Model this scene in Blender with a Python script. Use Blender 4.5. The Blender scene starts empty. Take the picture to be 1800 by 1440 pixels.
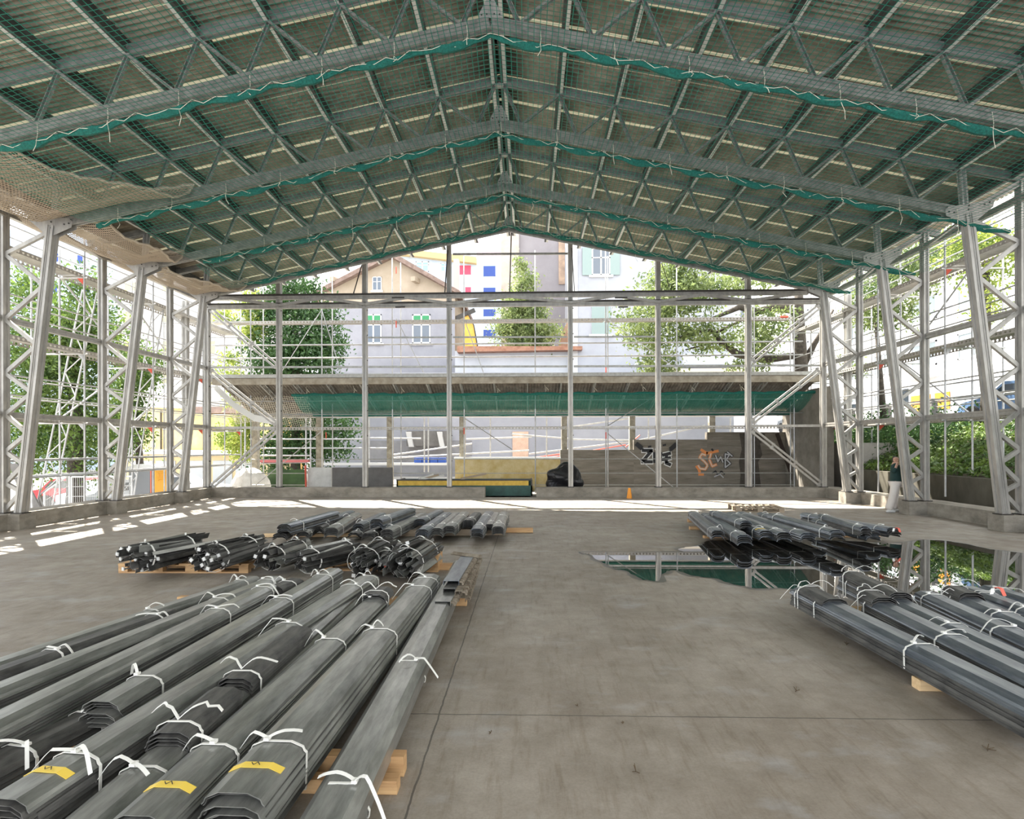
import bpy, bmesh, math, random
from mathutils import Vector, Matrix
random.seed(7)
S = bpy.context.scene
COL = S.collection
# ---------------------------------------------------------------- camera
FPX, YAW, ROLL, HY, CAMX, CAMZ = 1000.0, 0.0279, -0.0021, 784.5, 0.6325, 1.9
cam = bpy.data.cameras.new('camera'); camo = bpy.data.objects.new('camera', cam); COL.objects.link(camo)
cam.sensor_fit = 'HORIZONTAL'; cam.sensor_width = 36.0; cam.lens = FPX*36/1800
cam.shift_y = (HY-720)/1800; cam.clip_start = .05; cam.clip_end = 600
camo.matrix_world = Matrix.Translation((CAMX, 0, CAMZ)) @ Matrix.Rotation(YAW, 4, 'Z') @ Matrix.Rotation(math.pi/2, 4, 'X') @ Matrix.Rotation(ROLL, 4, 'Z')
S.camera = camo
# ---------------------------------------------------------------- sky, sun, exposure
w = bpy.data.worlds.new('sky'); S.world = w; w.use_nodes = True
nt = w.node_tree; nt.nodes.clear()
out = nt.nodes.new('ShaderNodeOutputWorld'); bg = nt.nodes.new('ShaderNodeBackground')
tc = nt.nodes.new('ShaderNodeTexCoord'); ns = nt.nodes.new('ShaderNodeTexNoise'); cr = nt.nodes.new('ShaderNodeValToRGB')
ns.inputs['Scale'].default_value = 2.2; ns.inputs['Detail'].default_value = 6
cr.color_ramp.elements[0].position = .38; cr.color_ramp.elements[0].color = (.72, .84, 1, 1)
cr.color_ramp.elements[1].position = .56; cr.color_ramp.elements[1].color = (1, .985, .955, 1)
nt.links.new(tc.outputs['Generated'], ns.inputs['Vector']); nt.links.new(ns.outputs['Fac'], cr.inputs['Fac'])
nt.links.new(cr.outputs['Color'], bg.inputs['Color']); bg.inputs['Strength'].default_value = 1.0
nt.links.new(bg.outputs[0], out.inputs[0])
sl = bpy.data.lights.new('sun', 'SUN'); sl.energy = 7.0; sl.angle = .012; sl.color = (1, .93, .82)
so = bpy.data.objects.new('sun', sl); COL.objects.link(so)
so.rotation_euler = Vector((-.44, .55, 1)).to_track_quat('Z', 'Y').to_euler()
S.view_settings.view_transform = 'Standard'; S.view_settings.look = 'None'; S.view_settings.gamma = 1
S.view_settings.use_curve_mapping = False
S.view_settings.exposure = 1.95
S.cycles.transparent_max_bounces = 24
S.cycles.max_bounces = 8; S.cycles.diffuse_bounces = 4

def at(px, py, Y=None, Z=None, X=None):
    """point of the hall seen at photo pixel (px,py) on the plane y=Y, z=Z or x=X"""
    u = px-900; v = py-720
    r = ROLL
    u2 = math.cos(r)*u+math.sin(r)*v; v2 = -math.sin(r)*u+math.cos(r)*v
    v2 -= (HY-720)
    a = u2/FPX; b = -v2/FPX
    d = Vector((a*math.cos(YAW)-math.sin(YAW), a*math.sin(YAW)+math.cos(YAW), b))
    if Y is not None: t = Y/d.y
    elif Z is not None: t = (Z-CAMZ)/d.z
    else: t = (X-CAMX)/d.x
    return Vector((CAMX, 0, CAMZ))+d*t
# ---------------------------------------------------------------- helpers
def rgb(c): return (c[0], c[1], c[2], 1)
MATS = {}
def mat(name, col, rough=.6, metal=0, col2=None, nscale=3.0, ndetail=5, bump=0, bscale=None, stretch=None, lo=.35, hi=.65, spec=None, trans=0):
    if name in MATS: return MATS[name]
    m = bpy.data.materials.new(name); m.use_nodes = True; MATS[name] = m
    n = m.node_tree; b = n.nodes['Principled BSDF']
    b.inputs['Base Color'].default_value = rgb(col); b.inputs['Roughness'].default_value = rough; b.inputs['Metallic'].default_value = metal
    if spec is not None: b.inputs['Specular IOR Level'].default_value = spec
    if col2 or bump:
        t = n.nodes.new('ShaderNodeTexCoord'); x = n.nodes.new('ShaderNodeTexNoise')
        x.inputs['Scale'].default_value = nscale; x.inputs['Detail'].default_value = ndetail; x.inputs['Roughness'].default_value = .65
        mp = n.nodes.new('ShaderNodeMapping')
        if stretch: mp.inputs['Scale'].default_value = stretch
        n.links.new(t.outputs['Object'], mp.inputs[0]); n.links.new(mp.outputs[0], x.inputs['Vector'])
        if col2:
            r = n.nodes.new('ShaderNodeValToRGB'); r.color_ramp.elements[0].position = lo; r.color_ramp.elements[1].position = hi
            r.color_ramp.elements[0].color = rgb(col); r.color_ramp.elements[1].color = rgb(col2)
            n.links.new(x.outputs['Fac'], r.inputs['Fac']); n.links.new(r.outputs['Color'], b.inputs['Base Color'])
        if bump:
            y = x
            if bscale:
                y = n.nodes.new('ShaderNodeTexNoise'); y.inputs['Scale'].default_value = bscale; y.inputs['Detail'].default_value = 4
                n.links.new(mp.outputs[0], y.inputs['Vector'])
            bp = n.nodes.new('ShaderNodeBump'); bp.inputs['Strength'].default_value = bump; bp.inputs['Distance'].default_value = .02
            n.links.new(y.outputs['Fac'], bp.inputs['Height']); n.links.new(bp.outputs[0], b.inputs['Normal'])
    if trans:
        b.inputs['Transmission Weight'].default_value = trans
    return m

def frame_of(d, up=Vector((0, 0, 1))):
    d = d.normalized()
    if abs(d.dot(up)) > .98: up = Vector((0, 1, 0))
    s = up.cross(d).normalized(); u = d.cross(s).normalized()
    return d, s, u

class MB:
    def __init__(self): self.v = []; self.f = []; self.uv = None
    def sweep(self, p, q, prof, up=Vector((0, 0, 1)), caps=True, ang=0):
        p = Vector(p); q = Vector(q); d, s, u = frame_of(q-p, Vector(up))
        if ang:
            c, k = math.cos(ang), math.sin(ang); s, u = s*c+u*k, u*c-s*k
        i = len(self.v); n = len(prof)
        for b in (p, q):
            for a, e in prof: self.v.append(b+s*a+u*e)
        for k in range(n):
            k2 = (k+1) % n; self.f.append((i+k, i+k2, i+n+k2, i+n+k))
        if caps: self.f.append(tuple(i+k for k in range(n))[::-1]); self.f.append(tuple(i+n+k for k in range(n)))
        return self
    def bar(self, p, q, w, h=None, up=(0, 0, 1)):
        h = h or w; return self.sweep(p, q, [(-w/2, -h/2), (w/2, -h/2), (w/2, h/2), (-w/2, h/2)], up)
    def tube(self, p, q, r, n=8):
        return self.sweep(p, q, [(r*math.cos(2*math.pi*k/n), r*math.sin(2*math.pi*k/n)) for k in range(n)])
    def box(self, c, s, rz=0):
        c = Vector(c); i = len(self.v); co, si = math.cos(rz), math.sin(rz)
        for dz in (-.5, .5):
            for dx, dy in ((-.5, -.5), (.5, -.5), (.5, .5), (-.5, .5)):
                x, y = dx*s[0], dy*s[1]; self.v.append(c+Vector((x*co-y*si, x*si+y*co, dz*s[2])))
        for f in ((0, 3, 2, 1), (4, 5, 6, 7), (0, 1, 5, 4), (1, 2, 6, 5), (2, 3, 7, 6), (3, 0, 4, 7)): self.f.append(tuple(i+k for k in f))
        return self
    def b2(self, a, b): 
        return self.box([(a[k]+b[k])/2 for k in range(3)], [abs(a[k]-b[k]) for k in range(3)])
    def poly(self, pts, thick=None):
        """closed planar outline extruded by vector thick"""
        pts = [Vector(p) for p in pts]; i = len(self.v); n = len(pts)
        if thick is None:
            self.v += pts; self.f.append(tuple(range(i, i+n))); return self
        t = Vector(thick); self.v += pts+[p+t for p in pts]
        self.f.append(tuple(range(i, i+n))[::-1]); self.f.append(tuple(range(i+n, i+2*n)))
        for k in range(n): self.f.append((i+k, i+(k+1) % n, i+n+(k+1) % n, i+n+k))
        return self
    def path(self, pts, r, n=6, rad=None):
        pts = [Vector(p) for p in pts]; i = len(self.v); m = len(pts)
        for j, p in enumerate(pts):
            d = (pts[min(j+1, m-1)]-pts[max(j-1, 0)]); d, s, u = frame_of(d)
            rr = rad[j] if rad else r
            for k in range(n):
                a = 2*math.pi*k/n; self.v.append(p+s*(rr*math.cos(a))+u*(rr*math.sin(a)))
        for j in range(m-1):
            for k in range(n):
                k2 = (k+1) % n; self.f.append((i+j*n+k, i+j*n+k2, i+(j+1)*n+k2, i+(j+1)*n+k))
        self.f.append(tuple(i+k for k in range(n))[::-1]); self.f.append(tuple(i+(m-1)*n+k for k in range(n)))
        return self
    def ribbon(self, pts, w, side, th=.0015):
        """flat strap along pts, w wide in direction side"""
        pts = [Vector(p) for p in pts]; i = len(self.v); side = Vector(side).normalized()*(w/2)
        m = len(pts)
        for j, p in enumerate(pts):
            d = (pts[min(j+1, m-1)]-pts[max(j-1, 0)])
            nn = d.cross(side).normalized()*th if d.length > 1e-6 else Vector((0, 0, th))
            self.v += [p-side-nn, p+side-nn, p+side+nn, p-side+nn]
        for j in range(m-1):
            for k in range(4):
                k2 = (k+1) % 4; self.f.append((i+j*4+k, i+j*4+k2, i+(j+1)*4+k2, i+(j+1)*4+k))
        self.f.append((i+3, i+2, i+1, i)); e = i+(m-1)*4; self.f.append((e, e+1, e+2, e+3))
        return self
    def build(self, name, m, parent=None, smooth=False, loc=None):
        me = bpy.data.meshes.new(name); 
        o = bpy.data.objects.new(name, me)
        org = Vector(loc) if loc is not None else Vector((0, 0, 0))
        if parent is None and loc is None and self.v:
            xs = [v[0] for v in self.v]; ys = [v[1] for v in self.v]; zs = [v[2] for v in self.v]
            org = Vector(((min(xs)+max(xs))/2, (min(ys)+max(ys))/2, min(zs)))
        if parent is None: o.location = org
        me.from_pydata([Vector(v)-org for v in self.v] if parent is None else [Vector(v) for v in self.v], [], self.f)
        if isinstance(m, (list, tuple)):
            for k in m: me.materials.append(k)
        else: me.materials.append(m)
        bm = bmesh.new(); bm.from_mesh(me); bmesh.ops.recalc_face_normals(bm, faces=bm.faces); bm.to_mesh(me); bm.free()
        if smooth:
            for p in me.polygons: p.use_smooth = True
        COL.objects.link(o)
        if parent is not None: o.parent = parent
        return o

def tag(o, label=None, cat=None, group=None, kind=None):
    if label: o['label'] = label
    if cat: o['category'] = cat
    if group: o['group'] = group
    if kind: o['kind'] = kind
    return o
def empty(name, loc, label, cat, group=None, rz=0):
    o = bpy.data.objects.new(name, None); COL.objects.link(o); o.location = loc; o.rotation_euler = (0, 0, rz); o.empty_display_size = .2
    return tag(o, label, cat, group)
def struct(o): o['kind'] = 'structure'; return o
def copy_tree(o, parent=None):
    c = o.copy(); COL.objects.link(c)
    if parent is not None: c.parent = parent
    for ch in [x for x in KIDS.get(o.name, [])]: copy_tree(ch, c)
    return c
KIDS = {}
def index_kids():
    KIDS.clear()
    for o in bpy.data.objects:
        if o.parent: KIDS.setdefault(o.parent.name, []).append(o)
ORD = ['first', 'second', 'third', 'fourth', 'fifth', 'sixth', 'seventh', 'eighth', 'ninth', 'tenth', 'eleventh', 'twelfth', 'thirteenth', 'fourteenth', 'fifteenth', 'sixteenth']

# materials
STEEL = mat('pale_galvanised_steel', (.30, .29, .27), .42, .35, (.43, .415, .385), 6, bump=.05, stretch=(1, 1, .3))
STEELD = mat('dull_galvanised_steel', (.30, .30, .28), .45, .4, (.42, .42, .40), 8)
TUBE = mat('scaffold_tube', (.36, .36, .36), .35, .5, (.50, .50, .50), 5)
DECK = mat('scaffold_deck', (.30, .29, .27), .5, .4, (.42, .40, .37), 6)
DARK = mat('dark_steel', (.05, .045, .04), .5, .3)
RED = mat('red_paint', (.65, .09, .05), .5)
REDW = mat('orange_red_deck_edge', (.75, .20, .12), .5)
GREENROPE = mat('green_net_roll', (.005, .085, .065), .85, 0, (.01, .17, .13), 30, bump=.6, bscale=60)
CORD = mat('white_cord', (.72, .68, .55), .8)
CONC = mat('plinth_concrete', (.16, .145, .12), .9, 0, (.36, .33, .28), 2.2, 8, bump=.4, bscale=18, stretch=(1, 1, 1.6), lo=.3, hi=.7)
WOOD = mat('timber', (.42, .24, .11), .7, 0, (.62, .40, .20), 6, 6, bump=.15, stretch=(.3, 3, 3))
WOODG = mat('weathered_timber', (.26, .20, .14), .8, 0, (.42, .34, .25), 5, 6, bump=.2, stretch=(.3, 3, 3))
STRAP = mat('white_strap', (.80, .80, .76), .5)
# ---------------------------------------------------------------- hall constants
YT = [9.852, 12.937, 16.023, 19.108]          # the four portal frames in view
YB = 21.364                                    # plane of the back wall
SL = .208                                      # roof slope
def zb(x): return 9.217-SL*abs(x)              # bottom chord centre line
def zt(x): return zb(x)+.98                    # top nodes
GX, GZ, BX, VX, CZ = 10.405, 7.054, 11.18, 11.59, .3545
# ---------------------------------------------------------------- floor
def floor_material():
    m = bpy.data.materials.new('worn_concrete_floor'); m.use_nodes = True; n = m.node_tree; L = n.links.new
    b = n.nodes['Principled BSDF']; t = n.nodes.new('ShaderNodeTexCoord')
    def noise(scale, detail, st=None, rough=.6):
        mp = n.nodes.new('ShaderNodeMapping'); x = n.nodes.new('ShaderNodeTexNoise')
        if st: mp.inputs['Scale'].default_value = st
        x.inputs['Scale'].default_value = scale; x.inputs['Detail'].default_value = detail; x.inputs['Roughness'].default_value = rough
        L(t.outputs['Object'], mp.inputs[0]); L(mp.outputs[0], x.inputs['Vector']); return x.outputs['Fac']
    def ramp(f, a, ca, c, cc):
        r = n.nodes.new('ShaderNodeValToRGB'); e = r.color_ramp.elements
        e[0].position = a; e[0].color = rgb(ca); e[1].position = c; e[1].color = rgb(cc); L(f, r.inputs['Fac']); return r.outputs['Color']
    def mix(kind, f, a, c):
        x = n.nodes.new('ShaderNodeMixRGB'); x.blend_type = kind
        if isinstance(f, float): x.inputs[0].default_value = f
        else: L(f, x.inputs[0])
        L(a, x.inputs[1])
        if isinstance(c, tuple): x.inputs[2].default_value = rgb(c)
        else: L(c, x.inputs[2])
        return x.outputs[0]
    c = ramp(noise(.45, 8), .38, (.255, .22, .18), .68, (.365, .33, .285))
    c = mix('MULTIPLY', .9, c, ramp(noise(3.5, 8, (1, 1, 1), .7), .3, (.72, .70, .66), .66, (1.10, 1.10, 1.10)))
    c = mix('MULTIPLY', .8, c, ramp(noise(7, 5, (2.2, .25, 1), .7), .30, (.72, .68, .62), .48, (1, 1, 1)))
    c = mix('MULTIPLY', .7, c, ramp(noise(60, 3), .3, (.85, .85, .85), .6, (1.04, 1.04, 1.04)))
    c = mix('MIX', ramp(noise(1.3, 6, (1, 1.6, 1)), .56, (0, 0, 0), .72, (.55, .55, .55)), c, (.40, .40, .405))
    # joints between the slabs
    sep = n.nodes.new('ShaderNodeSeparateXYZ'); L(t.outputs['Object'], sep.inputs[0])
    wob = noise(5, 3)
    def mth(op, a, c2=None, c3=None):
        x = n.nodes.new('ShaderNodeMath'); x.operation = op
        for i, q in enumerate((a, c2, c3)):
            if q is None: continue
            if isinstance(q, (int, float)): x.inputs[i].default_value = q
            else: L(q, x.inputs[i])
        return x.outputs[0]
    wb = mth('MULTIPLY_ADD', wob, .024, -.012)
    dx = mth('ABSOLUTE', mth('ADD', sep.outputs[0], wb))
    line = mth('LESS_THAN', dx, .006)
    yy = mth('SUBTRACT', sep.outputs[1], 4.02)
    yq = mth('ABSOLUTE', mth('PINGPONG', mth('ADD', yy, wb), 3.085))
    line2 = mth('MULTIPLY', mth('LESS_THAN', yq, .006), mth('GREATER_THAN', sep.outputs[0], -.3))
    ln = mth('MAXIMUM', line, line2)
    c = mix('MIX', mth('MULTIPLY', ln, .75), c, (.05, .045, .04))
    L(c, b.inputs['Base Color'])
    L(ramp(noise(2.5, 6), .3, (.42, .42, .42), .7, (.72, .72, .72)), b.inputs['Roughness'])
    bp = n.nodes.new('ShaderNodeBump'); bp.inputs['Strength'].default_value = .12; bp.inputs['Distance'].default_value = .01
    L(noise(25, 6), bp.inputs['Height']); L(bp.outputs[0], b.inputs['Normal'])
    return m
struct(MB().b2((-11.3, -6, -.2), (11.5, 21.15, 0)).build('floor', floor_material(), loc=(0, 0, 0)))
# plinths
def plinth(name, parts, lab=None):
    m = MB()
    for a, b in parts: m.b2(a, b)
    return struct(m.build(name, CONC))
pl = [((-12.0, -6, -.05), (-11.3, 21.1, CZ))]+[((-12.0, y-.22, -.05), (-11.02, y+.22, CZ+.005)) for y in YT]
plinth('wall_left', pl)
pr = [((11.5, -6, -.05), (12.2, 21.1, CZ))]+[((11.02, y-.22, -.05), (12.2, y+.22, CZ+.005)) for y in YT]
plinth('wall_right', pr)
gx0 = at(852, 860, Y=21.1).x; gx1 = at(943, 860, Y=21.1).x
plinth('wall_back', [((-12.0, 21.1, -.05), (gx0, 21.65, CZ)), ((gx1, 21.1, -.05), (12.2, 21.65, CZ))])
# ---------------------------------------------------------------- portal frames
def ribbed(w, h, g=.018):
    """section of a folded double channel: w across, h along, grooves in the wide faces"""
    a, b = w/2, h/2
    return [(-a, -b), (-a*.45, -b), (-a*.4, -b+g), (-a*.1, -b+g), (0, -b+g*.2), (a*.1, -b+g), (a*.4, -b+g), (a*.45, -b), (a, -b),
            (a, -b*.35), (a-g, -b*.3), (a-g, b*.3), (a, b*.35),
            (a, b), (a*.45, b), (a*.4, b-g), (a*.1, b-g), (0, b-g*.2), (-a*.1, b-g), (-a*.4, b-g), (-a*.45, b), (-a, b),
            (-a, b*.35), (-a+g, b*.3), (-a+g, -b*.3), (-a, -b*.35)]
def chan(w, h, t=.012):
    """open channel section, lips down"""
    a, b = w/2, h/2
    return [(-a, -b), (-a+t, -b), (-a+t, b-t), (a-t, b-t), (a-t, -b), (a, -b), (a, b), (-a, b)]
VN = [6.40, 4.88, 3.63, 2.66, 1.80, 1.06, .45]
SN = [5.66, 4.28, 3.17, 2.22, 1.50, .86]
def slx(z): return BX+(GX-BX)*(z-CZ)/(GZ-CZ)
PX = [.10+1.262*k for k in range(9)]
TSTEEL = mat('dark_truss_steel', (.19, .19, .175), .42, .35, (.32, .315, .29), 7, bump=.05)  # darker tone than the column steel
def make_frame():
    R = empty('portal_frame', (0, 0, 0), 'x', 'steel frame')
    for s in (-1, 1):
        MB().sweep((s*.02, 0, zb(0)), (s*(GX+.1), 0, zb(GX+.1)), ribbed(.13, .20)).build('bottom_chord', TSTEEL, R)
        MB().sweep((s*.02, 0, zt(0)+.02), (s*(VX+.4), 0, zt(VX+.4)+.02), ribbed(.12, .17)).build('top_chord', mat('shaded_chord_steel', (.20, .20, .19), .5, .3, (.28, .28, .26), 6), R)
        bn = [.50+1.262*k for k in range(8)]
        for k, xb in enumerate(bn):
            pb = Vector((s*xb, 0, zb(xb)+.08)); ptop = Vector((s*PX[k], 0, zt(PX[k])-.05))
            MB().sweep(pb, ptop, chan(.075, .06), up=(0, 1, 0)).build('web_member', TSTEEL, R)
            if k+1 < len(PX):
                q = PX[k+1]; ptop = Vector((s*q, 0, zt(q)-.05))
                m = MB()
                for dy in (-.04, .04):
                    m.bar(pb+Vector((0, dy, 0)), ptop+Vector((0, dy, 0)), .035, .045)
                m.build('web_member', TSTEEL, R)
        # haunch post above the gusset
        MB().sweep((s*(GX-.05), 0, GZ), (s*(GX-.12), 0, zt(GX)), ribbed(.13, .12), up=(0, 1, 0)).build('haunch_post', STEELD, R)
        MB().sweep((s*GX, 0, GZ+.02), (s*(VX+.05), 0, zt(VX)-.02), ribbed(.12, .12), up=(0, 1, 0)).build('haunch_strut', STEEL, R)
        # column
        MB().sweep((s*BX, 0, CZ+.02), (s*GX, 0, GZ-.02), ribbed(.18, .20), up=(0, 1, 0)).build('inner_leg', STEEL, R)
        MB().sweep((s*VX, 0, CZ+.02), (s*VX, 0, 7.75), ribbed(.15, .18), up=(0, 1, 0)).build('outer_leg', STEEL, R)
        z0 = GZ-.15; cur = (slx(z0), z0, 'i')
        seq = []
        for k in range(7):
            seq.append((VX-.05, VN[k]))
            if k < 6: seq.append((slx(SN[k])+.05, SN[k]))
        prev = (slx(z0)+.08, z0)
        for q in seq:
            MB().sweep((s*prev[0], 0, prev[1]), (s*q[0], 0, q[1]), chan(.085, .075), up=(0, -1, 0)).build('lacing_bar', STEEL, R)
            prev = q
        # base plates
        MB().b2((s*(BX-.13), -.13, CZ+.006), (s*(BX+.13), .13, CZ+.03)).build('base_plate', DARK, R)
        MB().b2((s*(VX-.12), -.13, CZ+.006), (s*(VX+.12), .13, CZ+.03)).build('base_plate', DARK, R)
        # haunch gusset: three armed plate with bolts, on both faces
        for dy in (-.075, .067):
            pts = [(-.02, -.30), (.10, -.24), (.50, .02-.09), (.52, .06), (.44, .14), (.02, .18), (-.46, .30), (-.54, .22), (-.52, .12)]
            g = MB().poly([(s*(GX-px), dy, GZ+pz) for px, pz in pts], (0, .008, 0)).build('gusset_plate', STEEL, R)
            b = MB()
            if dy < 0:
                for bx, bz in ((.44, .02), (.33, .0), (.02, .06), (.02, -.08), (.02, -.21), (-.33, .17), (-.44, .22), (.01, .15)):
                    b.tube((s*(GX-bx), dy-.012, GZ+bz), (s*(GX-bx), dy, GZ+bz), .018, 6)
                b.build('bolt', DARK, g)
    for dy in (-.075, .067):
        g = MB().poly([(-.20, dy, zb(0)+.06), (.20, dy, zb(0)+.06), (.20, dy, zb(0)+.12), (.05, dy, zb(0)+.40), (-.05, dy, zb(0)+.40), (-.20, dy, zb(0)+.12)], (0, .008, 0)).build('ridge_gusset', STEEL, R)
        b = MB()
        if dy < 0:
            for bx, bz in ((-.15, .11), (-.06, .12), (.07, .12), (.16, .11), (0, .27), (0, .36)): b.tube((bx, dy-.012, zb(0)+bz), (bx, dy, zb(0)+bz), .014, 6)
            b.build('bolt', DARK, g)
    MB().poly([(-.12, -.06, zt(0)+.06), (.12, -.06, zt(0)+.06), (.09, -.06, zt(0)-.12), (-.09, -.06, zt(0)-.12)], (0, .12, 0)).build('ridge_gusset', STEEL, R)
    return R
FR = make_frame(); index_kids()
flab = ['steel portal frame with lattice roof truss nearest to the camera', 'second steel portal frame from the camera, laced columns at both picture edges',
        'third steel portal frame from the camera, the person stands at its right column', 'farthest steel portal frame under the roof, nearest to the back wall']
for i, y in enumerate(YT):
    f = FR if i == 0 else copy_tree(FR)
    f.location = (0, y, 0); f['label'] = flab[i]; f['group'] = 'portal frames of the hall'
# ---------------------------------------------------------------- roof sheets, real corrugation along y
def roof_material():
    m = bpy.data.materials.new('grey_beige_corrugated_sheet'); m.use_nodes = True; n = m.node_tree; L = n.links.new
    b = n.nodes['Principled BSDF']; t = n.nodes.new('ShaderNodeTexCoord')
    x = n.nodes.new('ShaderNodeTexNoise'); x.inputs['Scale'].default_value = 3.0; x.inputs['Detail'].default_value = 8; x.inputs['Roughness'].default_value = .7
    L(t.outputs['Object'], x.inputs['Vector'])
    r = n.nodes.new('ShaderNodeValToRGB'); e = r.color_ramp.elements; e[0].position = .3; e[0].color = rgb((.21, .18, .13)); e[1].position = .72; e[1].color = rgb((.46, .415, .33))
    L(x.outputs['Fac'], r.inputs['Fac'])
    L(r.outputs['Color'], b.inputs['Base Color']); b.inputs['Roughness'].default_value = .85
    return m
LAP = bpy.data.materials.new('translucent_lap_strip'); LAP.use_nodes = True
_n = LAP.node_tree; _t = _n.nodes.new('ShaderNodeBsdfTranslucent'); _d = _n.nodes.new('ShaderNodeBsdfDiffuse'); _m = _n.nodes.new('ShaderNodeMixShader')
_t.inputs['Color'].default_value = (.50, .48, .40, 1); _d.inputs['Color'].default_value = (.5, .5, .45, 1); _m.inputs[0].default_value = .4
_n.links.new(_d.outputs[0], _m.inputs[1]); _n.links.new(_t.outputs[0], _m.inputs[2]); _n.links.new(_m.outputs[0], _n.nodes['Material Output'].inputs['Surface'])
YR0, YR1 = -6.0, 22.25
def roof():
    m = MB(); lapf = []; pitch = .128; n = int((YR1-YR0)/pitch*8)
    for s in (-1, 1):
        xs = [0, 3, 6, 9, 12.2]; base = len(m.v)
        for j in range(n+1):
            y = YR0+(YR1-YR0)*j/n; dz = .022*math.sin(2*math.pi*(y-YR0)/pitch)
            for x in xs: m.v.append(Vector((s*x, y, zt(x)+.27+dz)))
        k = len(xs)
        for j in range(n):
            yc = YR0+(YR1-YR0)*(j+.5)/n; ph = (yc-YR0-.5) % .93
            for i in range(k-1):
                a = base+j*k+i; m.f.append((a, a+1, a+k+1, a+k)); lapf.append(ph < .032 or ph > .898)
    o = m.build('ceiling', [roof_material(), LAP], smooth=True, loc=(0, 0, 0))
    for p, q in zip(o.data.polygons, lapf): p.material_index = 1 if q else 0
    sm = o.modifiers.new('t', 'SOLIDIFY'); sm.thickness = .008; sm.offset = 1
    return struct(o)
roof()
# ---------------------------------------------------------------- purlins
def zsec(h, fl, t=.006):
    return [(-t/2, -h/2), (-t/2, -h/2), (fl, -h/2), (fl, -h/2+.02), (fl-t, -h/2+.02), (fl-t, -h/2+t), (t/2, -h/2+t), (t/2, h/2-t), (-fl, h/2-t), (-fl, h/2), (-t/2, h/2)]
PUR = mat('shaded_purlin_steel', (.05, .052, .048), .55, .3, (.095, .098, .09), 4); LIP = mat('lit_purlin_flange', (.58, .58, .54), .45, .2, (.74, .74, .70), 3)  # same steel twice: shade on the web, floor light on the flange, as colour
for s, nm in ((-1, 'left'), (1, 'right')):
    for k, x in enumerate(PX+[PX[8]+1.15]):
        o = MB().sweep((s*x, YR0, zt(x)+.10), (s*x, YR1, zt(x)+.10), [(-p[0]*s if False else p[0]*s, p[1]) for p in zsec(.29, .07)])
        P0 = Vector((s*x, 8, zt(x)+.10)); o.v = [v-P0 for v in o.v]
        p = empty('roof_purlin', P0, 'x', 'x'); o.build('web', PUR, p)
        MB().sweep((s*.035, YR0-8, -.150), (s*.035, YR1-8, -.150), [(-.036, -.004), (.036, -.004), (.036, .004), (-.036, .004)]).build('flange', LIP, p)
        which = 'beside the ridge' if k == 0 else ('nearest the eave' if k == 9 else 'counting out from the ridge')
        tag(p, '%s steel roof purlin on the %s slope, %s' % (ORD[k], nm, which), 'purlin', 'purlins under the roof sheets')
R = empty('gable_rafter', (0, YB, zt(0)), 'pair of plain rafters closing the roof above the back wall', 'rafter')
for s in (-1, 1): MB().sweep((0, 0, -.08), (s*(VX+.4), 0, zt(VX+.4)-zt(0)-.08), ribbed(.12, .2)).build('rafter', STEEL, R)
# eave beams and side rails along the walls
RAIL = [(-.06, -.07), (.06, -.07), (.06, -.02), (.045, -.015), (.045, .015), (.06, .02), (.06, .07), (-.06, .07), (-.06, .02), (-.045, .015), (-.045, -.015), (-.06, -.02)]
for s, nm in ((-1, 'left'), (1, 'right')):
    for z, d in ((7.40, 'top eave beam'), (4.90, 'middle side rail'), (2.66, 'lower side rail')):
        o = MB().sweep((s*(VX+.02), 6.5, z), (s*(VX+.02), YB+.05, z), RAIL).build('side_rail', STEEL)
        tag(o, '%s of pale steel along the %s wall' % (d, nm), 'rail', 'long rails on the side walls')
    # cranked eave strut pairs hanging between frames and outer legs
    o = MB()
    for k in range(3):
        y0, y1 = YT[k], YT[k+1]
        o.bar((s*(GX+.15), y0, GZ+.05), (s*(VX-.05), y1, 7.30), .07, .05); 
    o.build('eave_bracing', STEEL)
    e = bpy.data.objects['eave_bracing' if s < 0 else 'eave_bracing.001']
    tag(e, 'flat steel eave bracing zigzag above the %s wall' % nm, 'bracing')
# ---------------------------------------------------------------- safety nets
def net_material(name, colr, cell, wid, alpha_extra=0.0):
    m = bpy.data.materials.new(name); m.use_nodes = True; n = m.node_tree; L = n.links.new
    b = n.nodes['Principled BSDF']; b.inputs['Base Color'].default_value = rgb(colr); b.inputs['Roughness'].default_value = .8
    o = n.nodes['Material Output']; uv = n.nodes.new('ShaderNodeUVMap'); sep = n.nodes.new('ShaderNodeSeparateXYZ'); L(uv.outputs[0], sep.inputs[0])
    def mth(op, a, c=None):
        x = n.nodes.new('ShaderNodeMath'); x.operation = op
        for i, q in enumerate((a, c)):
            if q is None: continue
            if isinstance(q, (int, float)): x.inputs[i].default_value = q
            else: L(q, x.inputs[i])
        return x.outputs[0]
    ls = []
    for k in (0, 1):
        f = mth('FRACT', mth('DIVIDE', sep.outputs[k], cell)); ls.append(mth('LESS_THAN', mth('ABSOLUTE', mth('SUBTRACT', f, .5)), wid/cell/2))
    a = mth('MAXIMUM', ls[0], ls[1])
    tr = n.nodes.new('ShaderNodeBsdfTransparent'); mx = n.nodes.new('ShaderNodeMixShader')
    L(a, mx.inputs[0]); L(tr.outputs[0], mx.inputs[1]); L(b.outputs[0], mx.inputs[2]); L(mx.outputs[0], o.inputs['Surface'])
    return m
NETG = net_material('green_netting', (.006, .21, .145), .10, .0105)
NETB = net_material('beige_netting', (.42, .34, .25), .055, .022)
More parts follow.
